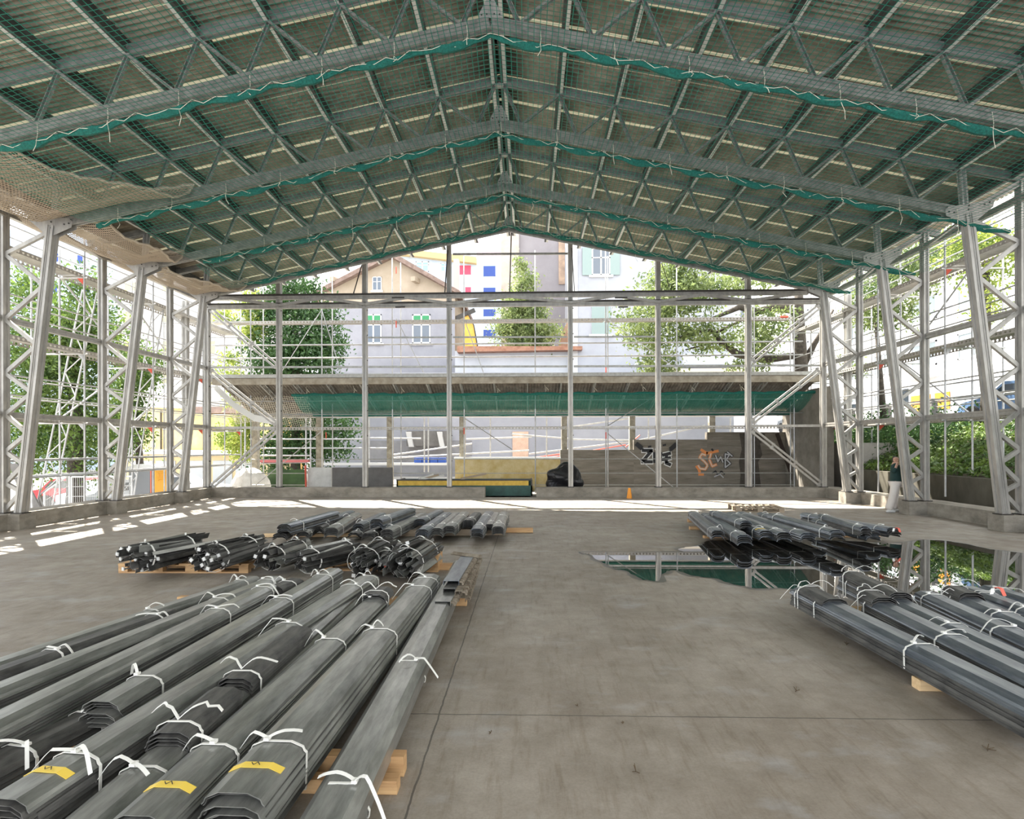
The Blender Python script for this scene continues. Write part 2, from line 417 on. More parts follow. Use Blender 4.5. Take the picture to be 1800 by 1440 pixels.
def net_sheet(name, fn, nu, nv, m, uvfn, parent=None):
    me = bpy.data.meshes.new(name); v = []; f = []; uvs = []
    for j in range(nv+1):
        for i in range(nu+1):
            a, b = i/nu, j/nv; v.append(fn(a, b)); uvs.append(uvfn(a, b))
    for j in range(nv):
        for i in range(nu):
            k = j*(nu+1)+i; f.append((k, k+1, k+nu+2, k+nu+1))
    me.from_pydata(v, [], f); ul = me.uv_layers.new(name='UVMap')
    for p in me.polygons:
        p.use_smooth = True
        for li in p.loop_indices: ul.data[li].uv = uvs[me.loops[li].vertex_index]
    me.materials.append(m); o = bpy.data.objects.new(name, me); COL.objects.link(o)
    if parent is not None: o.parent = parent
    return o
def hump(b): return 4*b*(1-b)
def roll_path(y, x0, x1, seed, drop=.0, r0=.066, lift=0):
    rnd = random.Random(seed); n = int(abs(x1-x0)/.10); pts = []; rad = []
    for i in range(n+1):
        x = x0+(x1-x0)*i/n; ph = (x/1.262) % 1
        sag = .05*math.sin(math.pi*ph)**2
        pts.append((x, y-.05+rnd.uniform(-.012, .012), netz(x)+lift-sag-drop+rnd.uniform(-.008, .008))); rad.append(r0*(.55+.6*math.sin(math.pi*ph)**2+rnd.uniform(-.15, .15)))
    return pts, rad
def netz(x):
    z = zb(x)-.24
    # the net is strung a little flat over the ridge
    return min(z, 9.0-.0)
def green_net(y0, y1, xl, xr, label, seed, lift=0):
    R = empty('green_safety_net', (0, (y0+y1)/2, zb(0)), label, 'safety net', 'green safety nets under the roof')
    iv = Vector(R.location)
    def fn(a, b):
        x = xl+(xr-xl)*a; y = y0+(y1-y0)*b
        edge = 1.0
        sag = .16*hump(b)+.03*math.sin(x*2.3+seed)*hump(b)
        # left border hangs in a curve
        x2 = x
        return Vector((x2, y-.14*(b > .999 and lift > 0), netz(x)-sag+lift*max(0, (b-.6)/.4)))-iv
    o = net_sheet('net_mesh', fn, 110, 14, NETG, lambda a, b: (xl+(xr-xl)*a, (y0+(y1-y0)*b)*1.03), R)
    pts, rad = roll_path(y1-(.10 if lift else 0), xl, xr, seed, lift=lift)
    MB().path([Vector(p)-iv for p in pts], .05, 7, rad).build('net_roll', GREENROPE, R)
    # white lashing cord wound along the roll, with hanging tails
    rnd = random.Random(seed+5); m = MB(); cp = []
    for i in range(0, len(pts), 2):
        p = Vector(pts[i])-iv; cp.append(p+Vector((0, -.06, .05*math.cos(i*1.3))))
    m.path(cp, .006, 4)
    x = xl+.5
    while x < xr-.3:
        z = netz(x)+lift; L = rnd.choice([.10, .14, .22, .35]) 
        m.path([Vector((x, y1-.09, z+.26))-iv, Vector((x+.015, y1-.10, z+.08))-iv, Vector((x, y1-.11, z-.04))-iv], .006, 4)
        m.path([Vector((x, y1-.10, z))-iv, Vector((x+rnd.uniform(-.04, .08), y1-.12, z-L*.6))-iv, Vector((x+rnd.uniform(-.06, .1), y1-.11, z-L))-iv], .006, 4)
        x += 1.262
    m.build('lashing_cord', CORD, R)
    return R
green_net(YT[0]-6.0, YT[0], -11.0, 11.3, 'green safety net overhead, on the camera side of the nearest truss', 1)
green_net(YT[0], YT[1], -9.3, 11.3, 'green safety net strung between the first and second trusses', 2)
green_net(YT[1], YT[2], -8.6, 11.3, 'green safety net strung between the second and third trusses', 3)
green_net(YT[2], YT[3], -8.9, 11.2, 'green safety net strung between the third and farthest trusses', 4, .27)
def beige_net(y0, y1, xi, label, seed, xj):
    c = Vector((-10, (y0+y1)/2, 7.4)); R = empty('beige_safety_net', c, label, 'safety net', 'beige safety nets at the left eave')
    def fn(a, b):
        y = y0+(y1-y0)*b
        xin = xi+(xj-xi)*b+.25*hump(b)+.06*math.sin(b*11+seed)
        x = -11.75+(xin+11.75)*a
        ze = 7.42; zi = zb(xin)-.20
        z = ze+(zi-ze)*a-.18*hump(a)-.16*hump(b)*(.3+.7*a)+.03*math.sin(a*9+b*7+seed)
        return Vector((x, y, min(z, zb(x)-.14 if x > -10.4 else 6.91+(-10.4-x)*.38)+.42*abs(2*b-1)**7))-c
    o = net_sheet('net_mesh', fn, 40, 30, NETB, lambda a, b: (a*3.1, b*3.2), R)
    pts = [fn(1, k/24)+Vector((0, 0, .02*math.sin(k*2.1))) for k in range(25)]
    MB().path(pts, .03, 6, [.022+.012*math.sin(k*1.7)**2 for k in range(25)]).build('edge_rope', mat('beige_rope', (.45, .38, .29), .9), R)
    pts = [fn(k/20, 1)+Vector((0, 0, .02*math.sin(k*2.7))) for k in range(21)]
    MB().path(pts, .03, 6, [.03+.015*math.sin(k*1.9)**2 for k in range(21)]).build('edge_rope', MATS['beige_rope'], R)
    return R
beige_net(YT[0], YT[1]-.05, -8.9, 'beige safety net at left eave between first and second frames', 1, -7.0)
beige_net(YT[1], YT[2]-.05, -9.3, 'beige safety net at left eave between second and third frames', 2, -9.2)
beige_net(YT[2], YT[3]-.05, -9.9, 'beige safety net at left eave beside the farthest frame', 3, -8.9)
# ---------------------------------------------------------------- back wall
def bx(px, py=700): return at(px, py, Y=YB).x
def bz(py, px=900): return at(px, py, Y=YB).z
BP = [(365, 520), (491, 496), (642, 462), (790, 426), (1003, 424), (1157, 458), (1315, 494), (1447, 512)]
for i, (px, py) in enumerate(BP):
    x = bx(px); zt_ = bz(py, px)+ (.25 if 0 < i < 7 else 0)
    R = empty('gable_post', (x, YB, CZ), '%s pale steel post of the back wall counted from the left%s' % (ORD[i], ', at the corner' if i in (0, 7) else ''), 'post', 'posts of the back wall')
    MB().sweep((0, 0, .02), (0, 0, zt_-CZ), ribbed(.17, .19), up=(0, 1, 0)).build('shaft', STEEL, R)
    MB().b2((-.12, -.12, .0), (.12, .12, .03)).build('base_plate', DARK, R)
    for k in range(7): MB().tube((.085, -.03, 1+k*.95), (.115, -.03, 1+k*.95), .02, 6).build('bolt', DARK, R)
for s, nm in ((-1, 'left'), (1, 'right')):
    o = MB().sweep((s*12.75, 21.9, 0), (s*12.75, 21.9, 7.6), ribbed(.2, .2), up=(0, 1, 0)).build('corner_column', STEEL)
    tag(o, 'outer corner column behind the %s end of the back wall' % nm, 'post')
# wind girder across the gable
yb = YB-.05
R = empty('wind_girder', (0, yb, bz(537)), 'long horizontal lattice girder across the top of the back wall', 'girder')
o = Vector((0, yb, bz(537)))
def bl(px, py, dy=0): return at(px, py, Y=yb+dy)-o
def hb(pxa, pya, pxb, pyb, name, parent, m=STEEL, w=.08, h=.14, dy=0, mk=None):
    return MB().sweep(bl(pxa, pya, dy), bl(pxb, pyb, dy), mk or [(-w/2, -h/2), (w/2, -h/2), (w/2, h/2), (-w/2, h/2)]).build(name, m, parent)
hb(368, 525, 1420, 515, 'top_rail', R, h=.20, mk=RAIL)
hb(368, 520.5, 1420, 510.5, 'top_channel', R, DARK, w=.16, h=.07, dy=.0)
hb(352, 541, 1448, 531, 'bottom_rail', R, mk=RAIL)
hb(352, 535.5, 1448, 525.5, 'bottom_channel', R, DARK, w=.14, h=.05)
zz = [(400, 524), (491, 537), (566, 524), (642, 535), (716, 523), (790, 534), (896, 521), (1003, 532), (1080, 520), (1157, 531), (1236, 518), (1315, 529), (1400, 517)]
for (a, b), (c, d) in zip(zz, zz[1:]): hb(a, b, c, d, 'lattice_bar', R, w=.09, h=.10, dy=-.08)
for px in (700, 1092): 
    hb(px-11, 523.5, px+11, 523.3, 'splice_plate', R, DARK, w=.02, h=.05, dy=-.12)
    hb(px-5, 540, px+12, 539.6, 'splice_plate', R, DARK, w=.02, h=.05, dy=-.12)
# horizontal rails between the posts
def rail(pxa, pya, pxb, pyb, label, m=STEEL, w=.06, h=.09, dy=.02):
    p = at(pxa, pya, Y=YB+dy); q = at(pxb, pyb, Y=YB+dy)
    return tag(MB().sweep(p, q, [(-w/2, -h/2), (w/2, -h/2), (w/2, h/2), (-w/2, h/2)]).build('wall_rail', m), label, 'rail', 'rails between the back wall posts')
cols = [365, 491, 642, 790, 1003, 1157, 1315, 1447]
for i in range(7):
    a, b = cols[i]+6, cols[i+1]-6
    if 2 <= i <= 4: rail(a, 593.5-(i-2)*.6, b, 593-(i-2)*.6, 'upper dark rail in the %s bay of the back wall' % ORD[i], STEELD, .05, .06)
    rail(a, 646-i*.5, b, 645.7-i*.5, 'thin rail above the shed roof edge in the %s bay from left' % ORD[i], STEELD, .06, .07)
rail(796, 447, 998, 446, 'highest short rail between the two middle posts', STEELD, .06, .07)
rail(371, 752, 485, 752, 'low rail in the leftmost bay of the back wall', STEEL); rail(1320, 749, 1443, 748.5, 'low rail in the rightmost bay of the back wall', STEEL)
rail(1009, 751, 1309, 749.5, 'low rail right of the middle, behind one post', STEEL, .05, .06, .15)
def brace(pxa, pya, pxb, pyb, label, m=STEEL, dy=-.02, dbl=.07):
    p = at(pxa, pya, Y=YB+dy); q = at(pxb, pyb, Y=YB+dy)
    up = Vector((0, 0, 1)); d = (q-p).normalized(); nrm = Vector((-d.z, 0, d.x))
    R = empty('wall_brace', p, label, 'brace', 'diagonal braces in the back corners')
    for s in (-1, 1):
        MB().bar(nrm*(s*dbl), (q-p)+nrm*(s*dbl), .07, .07).build('angle_bar', m, R)
    m2 = MB()
    for t in (.02, .3, .62, .98): c = (q-p)*t; m2.bar(c-nrm*(dbl+.06), c+nrm*(dbl+.06), .02, .09)
    m2.build('batten_plate', m, R)
brace(368, 542, 487, 645, 'upper left double diagonal brace of the back wall'); brace(369, 652, 487, 746, 'middle left double diagonal brace of the back wall')
brace(486, 756, 372, 856, 'lower left double diagonal brace of the back wall')
brace(1441, 538, 1322, 636, 'upper right double diagonal brace of the back wall'); brace(1441, 650, 1322, 742, 'middle right double diagonal brace of the back wall')
brace(1322, 756, 1443, 852, 'lower right double diagonal brace of the back wall')
# thin black rods from the last truss down to the girder
for i, (a, b, c, d, l) in enumerate([(636, 466, 621, 518, 'short black rod leaning left between truss and girder'), (787, 440, 782, 515, 'slightly leaning black rod beside the post left of centre'), (899, 408, 896, 513, 'upright black rod hanging below the ridge'),
                     (1005, 436, 1010, 512, 'thin dark rod beside the post right of centre'), (1163, 462, 1178, 508, 'dark rod leaning right beside the sixth post')]):
    tag(MB().tube(at(a, b, Y=YB-.1), at(c, d, Y=YB-.1), .022 if i < 3 else .014).build('hanger_rod', DARK), l, 'rod', 'rods above the girder')
# ---------------------------------------------------------------- bundled steel profiles
PROF = mat('weathered_zinc_profile', (.16, .165, .155), .30, .55, (.38, .385, .365), 5, 8, bump=.05, stretch=(.35, 2, 2))
PROFB = mat('bluish_zinc_profile', (.10, .118, .145), .30, .55, (.25, .275, .30), 5, 8, bump=.05, stretch=(.35, 2, 2))
PROFD = mat('dirty_shaded_profile', (.05, .05, .05), .5, .35, (.15, .148, .14), 7, 8, bump=.08, stretch=(.5, 2, 2))  # dark dirt tone that also carries the shade between stacked layers
RUST = mat('rust_stained_profile', (.12, .09, .06), .7, .2, (.32, .28, .22), 9, 8, bump=.1)
TAPE = mat('yellow_tape', (.85, .62, .10), .5)
INK = mat('black_ink', (.03, .03, .03), .7)
def top_section(w, d):
    """half hexagon hat: list (a,z) from left lip over the top to right lip"""
    h = w/2
    return [(-h*1.03, -d), (-h*.95, -d*.82), (-h*.90, -d*.5), (-h*.48, -.004), (h*.48, -.004), (h*.90, -d*.5), (h*.95, -d*.82), (h*1.03, -d)]
def profile_mesh(L, w, d, name, m, t=.004, bend=0):
    sec = top_section(w, d); k = len(sec); me = bpy.data.meshes.new(name); v = []; f = []
    nx = 9
    for j in range(nx+1):
        x = -L/2+L*j/nx; zb_ = bend*math.sin(math.pi*j/nx)
        for a, z in sec: v.append((x, a, z+zb_))
        for a, z in sec: v.append((x, a*(1-2*t/w), z-t+zb_))
    n = 2*k
    for j in range(nx):
        b = j*n
        for i in range(k-1):
            f.append((b+i, b+i+1, b+n+i+1, b+n+i)); f.append((b+k+i, b+n+k+i, b+n+k+i+1, b+k+i+1))
        f.append((b, b+n, b+n+k, b+k)); f.append((b+k-1, b+k+k-1, b+n+k+k-1, b+n+k-1))
    for b in (0, nx*n):
        for i in range(k-1): f.append((b+i, b+k+i, b+k+i+1, b+i+1))
    me.from_pydata(v, [], f)
    bm = bmesh.new(); bm.from_mesh(me); bmesh.ops.recalc_face_normals(bm, faces=bm.faces); bm.to_mesh(me); bm.free()
    me.materials.append(m); return me
def strap_parts(R, x, w, d, H, rnd, loose=(1, 1), sw=.017, m=STRAP):
    sec = top_section(w+.012, d); pts = [Vector((x, a, z+.006)) for a, z in sec]
    pts = [Vector((x, -w/2-.006, -H-.004))]+pts+[Vector((x+.0, w/2+.006, -H-.004)), Vector((x, -w/2-.006, -H-.004))]
    b = MB().ribbon(pts, sw, (1, 0, 0)).build('strap_band', m, R)
    # knot and loose ends on top
    side = rnd.choice((-.25, 0, .2))*w
    k = MB().box((x, side, .014), (.035, .028, .014)).build('strap_knot', m, R)
    for s, on in ((-1, loose[0]), (1, loose[1])):
        if not on: continue
        L = rnd.uniform(.12, .24)*(w/.26)*on; ang = rnd.uniform(-.7, .7); up = rnd.uniform(.0, .055); q = []
        for i in range(9):
            t = i/8; yy = side+s*L*t*math.cos(ang)*1.1; xx = x+L*t*math.sin(ang)*1.2
            zz = .016+4*up*t*(1-t)*(1 if t < .6 else .9)
            if abs(yy) > w*.5: zz -= (abs(yy)-w*.5)*1.2
            q.append(Vector((xx, yy, zz)))
        MB().ribbon(q, sw*1.15, (1, -s*math.sin(ang)*.8, .25)).build('strap_tail', m, R)
def bundle(near, far, ztop, n, label, w=.26, d=.06, dz=.0205, straps=(.1, .45, .85), group=None, m=None, tape=False, seed=0, spread=.05, skew=0, steps=(), bend=0, tag_red=False, sw=.017, lz=None, loose=None):
    """a tied stack of nested profiles; near / far are photo pixels of the middle of its top face"""
    rnd = random.Random(seed+11); m = m or PROF
    P = at(near[0], near[1], Z=ztop); Q = at(far[0], far[1], Z=ztop+(lz or 0)); dvec = Q-P; L = dvec.length
    c = (P+Q)/2; R = empty('profile_bundle', c, label, 'steel bundle', group); 
    R.rotation_euler = (0, -math.asin(dvec.z/L), math.atan2(dvec.y, dvec.x))
    me = profile_mesh(L, w, d, 'steel_profile', m, bend=bend)
    me2 = profile_mesh(L*.985, w, d, 'steel_profile', PROFD, bend=bend)  # under layers darkened, gap shade put into their colour
    for i in range(n):
        o = bpy.data.objects.new('steel_profile', me if i == 0 or rnd.random() < .3 else me2); COL.objects.link(o); o.parent = R
        o.location = ((0 if i == 0 else rnd.uniform(-spread, spread*.3)), (0 if i == 0 else rnd.uniform(-.011, .011)), -i*dz)
        o.rotation_euler = (0, 0, 0 if i == 0 else rnd.uniform(-.0012, .0012))
    H = (n-1)*dz+d
    for t in straps:
        strap_parts(R, -L/2+L*t, w, d, H, rnd, sw=sw, loose=loose or rnd.choice(((1, 1), (1.2, 0), (0, 1.1), (.6, 1))))
    if tape:
        xt = -L/2+.22
        sec = [(a, z+.003) for a, z in top_section(w, d)[2:6]]
        MB().ribbon([Vector((xt, a, z)) for a, z in sec], .05, (1, 0, 0), .001).build('yellow_label_tape', TAPE, R)['label'] = 'yellow tape strip across the top'
        k = MB(); 
        for q in ((-.012, -.02, .012, .0), (.012, .0, -.012, .012), (-.012, .012, .008, .03)):
            k.bar((xt+q[0], q[1], .0065), (xt+q[2], q[3], .0065), .004, .001)
        k.build('pen_mark', INK, R)
    for (t0, t1, nn, off) in steps:      # short stack of offcuts lying on the bundle and tied to it
        l2 = L*(t1-t0); me3 = profile_mesh(l2, w*.98, d, 'short_profile', PROFD)
        for i in range(nn):
            o = bpy.data.objects.new('short_profile', me3); COL.objects.link(o); o.parent = R
            o.location = (-L/2+L*(t0+t1)/2+rnd.uniform(-.02, .02), off+rnd.uniform(-.005, .005), .012+(nn-1-i)*dz)
        strap_parts_at(R, -L/2+L*t0+.22*(L*.1 if L*.1 < 1 else 1), w, d, H, rnd, nn*dz, sw)
    return R
def strap_parts_at(R, x, w, d, H, rnd, dzz, sw):
    E = bpy.data.objects.new('strap', None)
    sec = top_section(w+.014, d); pts = [Vector((x, a, z+.008+dzz)) for a, z in sec]
    pts = [Vector((x, -w/2-.007, -H-.004))]+pts+[Vector((x, w/2+.007, -H-.004))]
    MB().ribbon(pts, sw, (1, 0, 0)).build('strap_band', STRAP, R)
    for s in (-1, 1):
        q = [Vector((x+.02*i*rnd.uniform(.5, 1), s*i*.028, dzz+.018+.06*math.sin(i*.45))) for i in range(8)]
        MB().ribbon(q, sw*1.15, (1, 0, .2)).build('strap_tail', STRAP, R)
def timber(a, b, w, h, z, label, group=None, m=None, roll=0):
    a = Vector((a[0], a[1], z+h/2)); b = Vector((b[0], b[1], z+h/2))
    o = MB().sweep(a, b, [(-w/2+.006, -h/2), (w/2-.006, -h/2), (w/2, -h/2+.006), (w/2, h/2-.006), (w/2-.006, h/2), (-w/2+.006, h/2), (-w/2, h/2-.006), (-w/2, -h/2+.006)]).build('timber_beam', m or WOOD)
    return tag(o, label, 'timber', group)
G1 = 'strapped profile bundles in the left foreground'
bundle((409, 1392), (754, 1008), .34, 10, 'rightmost strapped bundle in left foreground, yellow tape at its blunt near end', w=.29, tape=True, straps=(.10, .52, .86, .95), group=G1, seed=1, spread=.07, bend=.0)
bundle((240, 1432), (664, 1046), .33, 9, 'strapped bundle second from right, yellow tape above a rusty near end', w=.25, tape=True, straps=(.16, .62, .97), group=G1, seed=2, steps=((.96, 1.05, 3, 0),))
bundle((120, 1460), (650, 1010), .29, 7, 'third bundle from right, with three short offcut stacks overlapping on it', w=.245, tape=False, straps=(.10, .985), group=G1, seed=3, steps=((.29, .52, 4, .0), (.14, .262, 4, .0)))
bundle((6, 1402), (642, 1012), .36, 11, 'tall fourth bundle from right, yellow tape at the photo left edge', w=.25, tape=True, straps=(.085, .58, .90), group=G1, seed=4)
bundle((176, 1232), (587, 998), .33, 9, 'fifth bundle from right whose worn near end stops halfway', w=.25, straps=(.10, .62, .90), group=G1, seed=5, m=PROF)
bundle((-40, 1346), (200, 1228), .22, 5, 'low bundle poking out beneath the fifth one, dark and short', w=.25, straps=(.25, .75), group=G1, seed=6, m=PROFD)
bundle((-130, 1318), (472, 1026), .34, 10, 'bundle with a bright sky sheen, sixth from right', w=.25, straps=(.72, .96), group=G1, seed=7)
bundle((-150, 1262), (484, 1012), .29, 7, 'flat grey bundle behind the sheen bundle, seventh from right', w=.24, straps=(.72, .95), group=G1, seed=8)
bundle((-140, 1222), (300, 1070), .26, 6, 'eighth bundle from right with round bolt holes near its end', w=.22, straps=(.42, .9), group=G1, seed=9, m=PROFD)
bundle((-140, 1205), (446, 1012), .24, 5, 'leftmost and lowest long bundle in the left foreground', w=.22, straps=(.55, .93), group=G1, seed=10)
bundle((482, 1030), (520, 1016), .32, 8, 'very short stack of offcuts between two long bundles at their far ends', w=.24, straps=(.6,), group=G1, seed=12, m=PROFD)
# single long hollow box profile
P = at(545, 1482, Z=.245); Q = at(812, 985, Z=.245)
R = empty('long_hollow_profile', ((P+Q)/2), 'single long hollow steel box profile lying right of the left bundles', 'steel profile')
d = Q-P; L = d.length; R.rotation_euler = (0, 0, math.atan2(d.y, d.x))
MB().sweep((-L/2, 0, -.08), (L/2, 0, -.08), [(-.13, -.07), (-.10, -.08), (.10, -.08), (.13, -.07), (.13, .035), (.085, .078), (.02, .082), (-.085, .078), (-.13, .035)]).build('steel_profile', PROF, R)
strap_parts(R, -L/2+.42, .255, .14, .16, random.Random(3)); strap_parts(R, -L/2+2.02, .255, .14, .16, random.Random(8))
# timbers under them
pA = at(505, 1400, Z=0); pB = at(697, 1400, Z=0)
timber((-3.2, pB.y+.05), (pB.x, pB.y+.05), .09, .075, 0, 'timber under the near bundle ends, nearest to the camera', 'timber supports under the left bundles')
timber((-3.2, pB.y+.22), (pB.x-.0, pB.y+.22), .09, .115, 0, 'thicker timber just behind the nearest one, under the left bundles', 'timber supports under the left bundles')
p = at(753, 1163, Z=0); timber((-3.4, p.y+.1), (p.x, p.y+.1), .09, .08, 0, 'thin timber under the middle of the left bundles', 'timber supports under the left bundles')
p = at(820, 1066, Z=0); timber((-3.6, p.y+.05), (p.x, p.y+.05), .09, .09, 0, 'timber whose end shows below the toothed profiles', 'timber supports under the left bundles')
p = at(840, 1003, Z=0); timber((-1.9, p.y+.05), (p.x, p.y+.05), .09, .10, 0, 'timber under the far end of the toothed profiles', 'timber supports under the left bundles')
blk = MB().b2((at(740, 1006, Z=0).x, at(740, 1006, Z=0).y, 0), (at(770, 1006, Z=0).x, at(770, 1006, Z=0).y+.45, .27)).build('pallet_block_pile', WOOD)
tag(blk, 'brown wooden block beside the far end of the toothed profiles', 'timber')
# toothed profiles
def toothed(near, far, z, label, w, seed, hooks=True, m=PROFB):
    P = at(near[0], near[1], Z=z); Q = at(far[0], far[1], Z=z); d = Q-P; L = d.length
    R = empty('toothed_profile', (P+Q)/2, label, 'steel profile', 'toothed profiles stacked beside the box profile'); R.rotation_euler = (0, 0, math.atan2(d.y, d.x))
    MB().sweep((-L/2, 0, -.02), (L/2, 0, -.02), chan(w, .05, .004)).build('steel_profile', m, R)
    n = int(L/.075); rnd = random.Random(seed)
    for i in range(n):
        x = -L/2+.03+i*.075; mm = MB()
        mm.bar((x, -w/2, -.01), (x+rnd.uniform(-.01, .01), -w/2-.045, -.015), .034, .018); mm.bar((x, -w/2-.035, -.010), (x, -w/2-.045, -.045), .026, .02)
        mm.build('tooth', RUST, R)
    return R
toothed((778, 1058), (803, 1020), .26, 'lowest pale toothed profile at the near end of the small stack', .17, 1, m=PROF)
toothed((793, 1022), (822, 978), .36, 'toothed profile with bluish top in the small stack', .18, 2)
toothed((806, 1040), (838, 978), .30, 'rusty toothed profile at the right side of the small stack', .08, 3, m=RUST)
toothed((812, 1052), (832, 995), .20, 'second rusty toothed profile low on the right side', .08, 4, m=RUST)
toothed((790, 1036), (805, 1012), .31, 'short cross-cut toothed profile in the middle of the small stack', .14, 5, m=PROFD)
P = at(797, 973, Z=.38); Q = at(843, 979, Z=.36)
tag(MB().sweep(P, Q, [(-.07, -.006), (.07, -.006), (.09, .004), (0, .03), (-.09, .004)]).build('curved_offcut', RUST), 'rusty curved offcut lying across the far end of the toothed stack', 'steel offcut')
# ---------------------------------------------------------------- right foreground
G2 = 'strapped profile bundles in the right foreground'
LZ = 0
def rb(far, near, z, n, label, **k): return bundle(far, near, z, n, label, group=G2, **k)
rb((1412, 1031), (1890, 1262), .31, 8, 'nearest bundle on the right, bluish flanks, strap tail standing up', w=.27, straps=(.03, .16, .60), seed=21, m=PROFB, steps=((.03, .20, 2, 0),))
rb((1536, 1050), (1900, 1222), .32, 8, 'second bundle from the front on the right', w=.26, straps=(.03, .50), seed=22, m=PROFB, steps=((-.04, .08, 3, 0),))
rb((1492, 1012), (1900, 1196), .31, 8, 'third bundle on the right, near the puddle edge', w=.24, straps=(.06, .60, .30), seed=23, m=PROFB, steps=((.02, .34, 4, 0),))
rb((1628, 1038), (1900, 1158), .32, 8, 'fourth bundle from the front on the right', w=.25, straps=(.08, .62), seed=24, m=PROFB)
rb((1672, 1036), (1900, 1130), .32, 8, 'fifth bundle from the front on the right, with a small dark stack', w=.25, straps=(.12, .5), seed=25, m=PROFB, steps=((.02, .2, 3, 0),))
rb((1704, 1030), (1900, 1100), .31, 8, 'sixth bundle from the front at the right edge', w=.24, straps=(.2, .6), seed=26, m=PROFB)
rb((1738, 1028), (1900, 1076), .31, 8, 'seventh and farthest bundle of the right foreground, red tag at its end', w=.24, straps=(.15, .7), seed=27, m=PROFB)
p = at(1618, 1216, Z=0); q = at(1690, 1218, Z=0)
timber((p.x, p.y+.05), (p.x+1.9, p.y+.05), .10, .085, 0, 'pale timber end under the nearest right bundle', 'timber supports under the right bundles', mat('fresh_timber', (.62, .42, .22), .7, 0, (.78, .58, .34), 7, 6, stretch=(.3, 3, 3)))
p = at(1443, 1083, Z=0); timber((p.x, p.y+.05), (p.x+2.6, p.y+.05), .10, .085, 0, 'timber under the tips of the right foreground bundles', 'timber supports under the right bundles', MATS['fresh_timber'])
# red and white tape ends
def redtag(px, py, z, label, Y=None):
    p = at(px, py, Z=z); R = empty('warning_tape', p, label, 'tape')
    MB().ribbon([Vector((0, 0, 0)), Vector((.02, -.03, .03)), Vector((.05, -.05, .02)), Vector((.06, -.08, -.05))], .05, (1, .3, 0)).build('red_strip', RED, R)
    MB().ribbon([Vector((.0, -.01, .0)), Vector((-.03, -.04, .02)), Vector((-.05, -.05, -.04))], .05, (1, .3, 0)).build('white_strip', STRAP, R)
    return R
redtag(1745, 1036, .38, 'red and white tape scrap on the farthest right foreground bundle'); redtag(1572, 930, .30, 'red and white tape on the end of the right mid-floor bundles')
redtag(674, 990, .22, 'red and white tape hanging from the tangled bundles on the pallet')
# ---------------------------------------------------------------- middle distance, left stack on timbers
G3 = 'strapped profile bundles on timbers at mid-floor, left of centre'
ML = [((492, 937), (544, 908), .26, 8, .26, 'leftmost dark curled bundle of the mid-floor row', PROFD), ((500, 921), (588, 898), .48, 9, .26, 'bluish bundle on top at left of the mid-floor row', PROFB),
      ((532, 934), (556, 919), .26, 7, .24, 'small low bundle under the bluish one', PROF), ((558, 925), (600, 903), .28, 8, .24, 'dark bundle between the bluish and the flat-ended ones', PROFD), ((582, 927), (626, 901), .36, 11, .27, 'blunt flat-ended bundle, third along the mid-floor row', PROF),
      ((566, 914), (616, 897), .46, 7, .24, 'bundle behind the flat-ended one', PROFB), ((622, 936), (648, 922), .20, 5, .24, 'low crooked bundle in front of the row', PROFD), ((630, 920), (672, 901), .36, 7, .22, 'slim bundle left of the two-layer pile', PROFB),
      ((648, 937), (672, 922), .24, 7, .26, 'short splayed bundle in front of the two-layer pile', PROFD), ((662, 912), (722, 892), .50, 9, .25, 'upper bundle of the two-layer pile', PROFB), ((680, 930), (744, 901), .32, 9, .25, 'lower bundle of the two-layer pile', PROF),
      ((738, 912), (772, 896), .42, 8, .25, 'bundle behind, right of the two-layer pile', PROFB), ((742, 930), (786, 900), .32, 8, .25, 'first of the three parallel bundles right of the two-layer pile', PROFB), ((768, 928), (802, 900), .30, 8, .24, 'second of the three parallel bundles', PROF),
      ((790, 924), (817, 899), .36, 10, .24, 'third and tallest of the three parallel bundles', PROF), ((823, 914), (838, 900), .36, 9, .24, 'short bundle in the gap before the last three', PROFD), ((838, 929), (860, 898), .34, 8, .25, 'first of the last three bundles of the mid-floor row', PROFB),
      ((860, 921), (873, 900), .30, 8, .24, 'middle of the last three bundles of the mid-floor row', PROF), ((875, 925), (886, 899), .34, 9, .24, 'rightmost bundle of the mid-floor row', PROF)]
for i, (a, b, z, n, w_, l, m_) in enumerate(ML):
    z = min(z, .33) if z < .47 else z-.03; n = int((z-.17)/.0205)+1 if z < .4 else 8; n = max(n, 3)
    bundle(a, b, z, n, l, w=w_, straps=(.22,) if i % 2 else (.18, .7), group=G3, seed=40+i, m=m_, spread=.05, sw=.02, loose=((.5, 0), (0, .6), (0, 0))[i % 3])
def tline(a, b, z, h, label, g, m=WOOD, w=.10):
    p = at(a[0], a[1], Z=z); q = at(b[0], b[1], Z=z); return timber((p.x, p.y), (q.x, q.y), w, h, z, label, g, m)
GT = 'timbers under the mid-floor bundles'
tline((464, 944), (640, 943), 0, .07, 'light thin timber under the left half of the mid-floor row', GT, MATS['fresh_timber'])
tline((688, 943), (888, 940), 0, .13, 'thick weathered timber under the right half of the mid-floor row', GT, WOODG)
tline((886, 936), (937, 936), 0, .10, 'reddish timber end sticking out right of the mid-floor row', GT, WOOD)
tline((716, 926), (892, 925), 0, .14, 'rear timber under the mid-floor row', GT, WOODG)
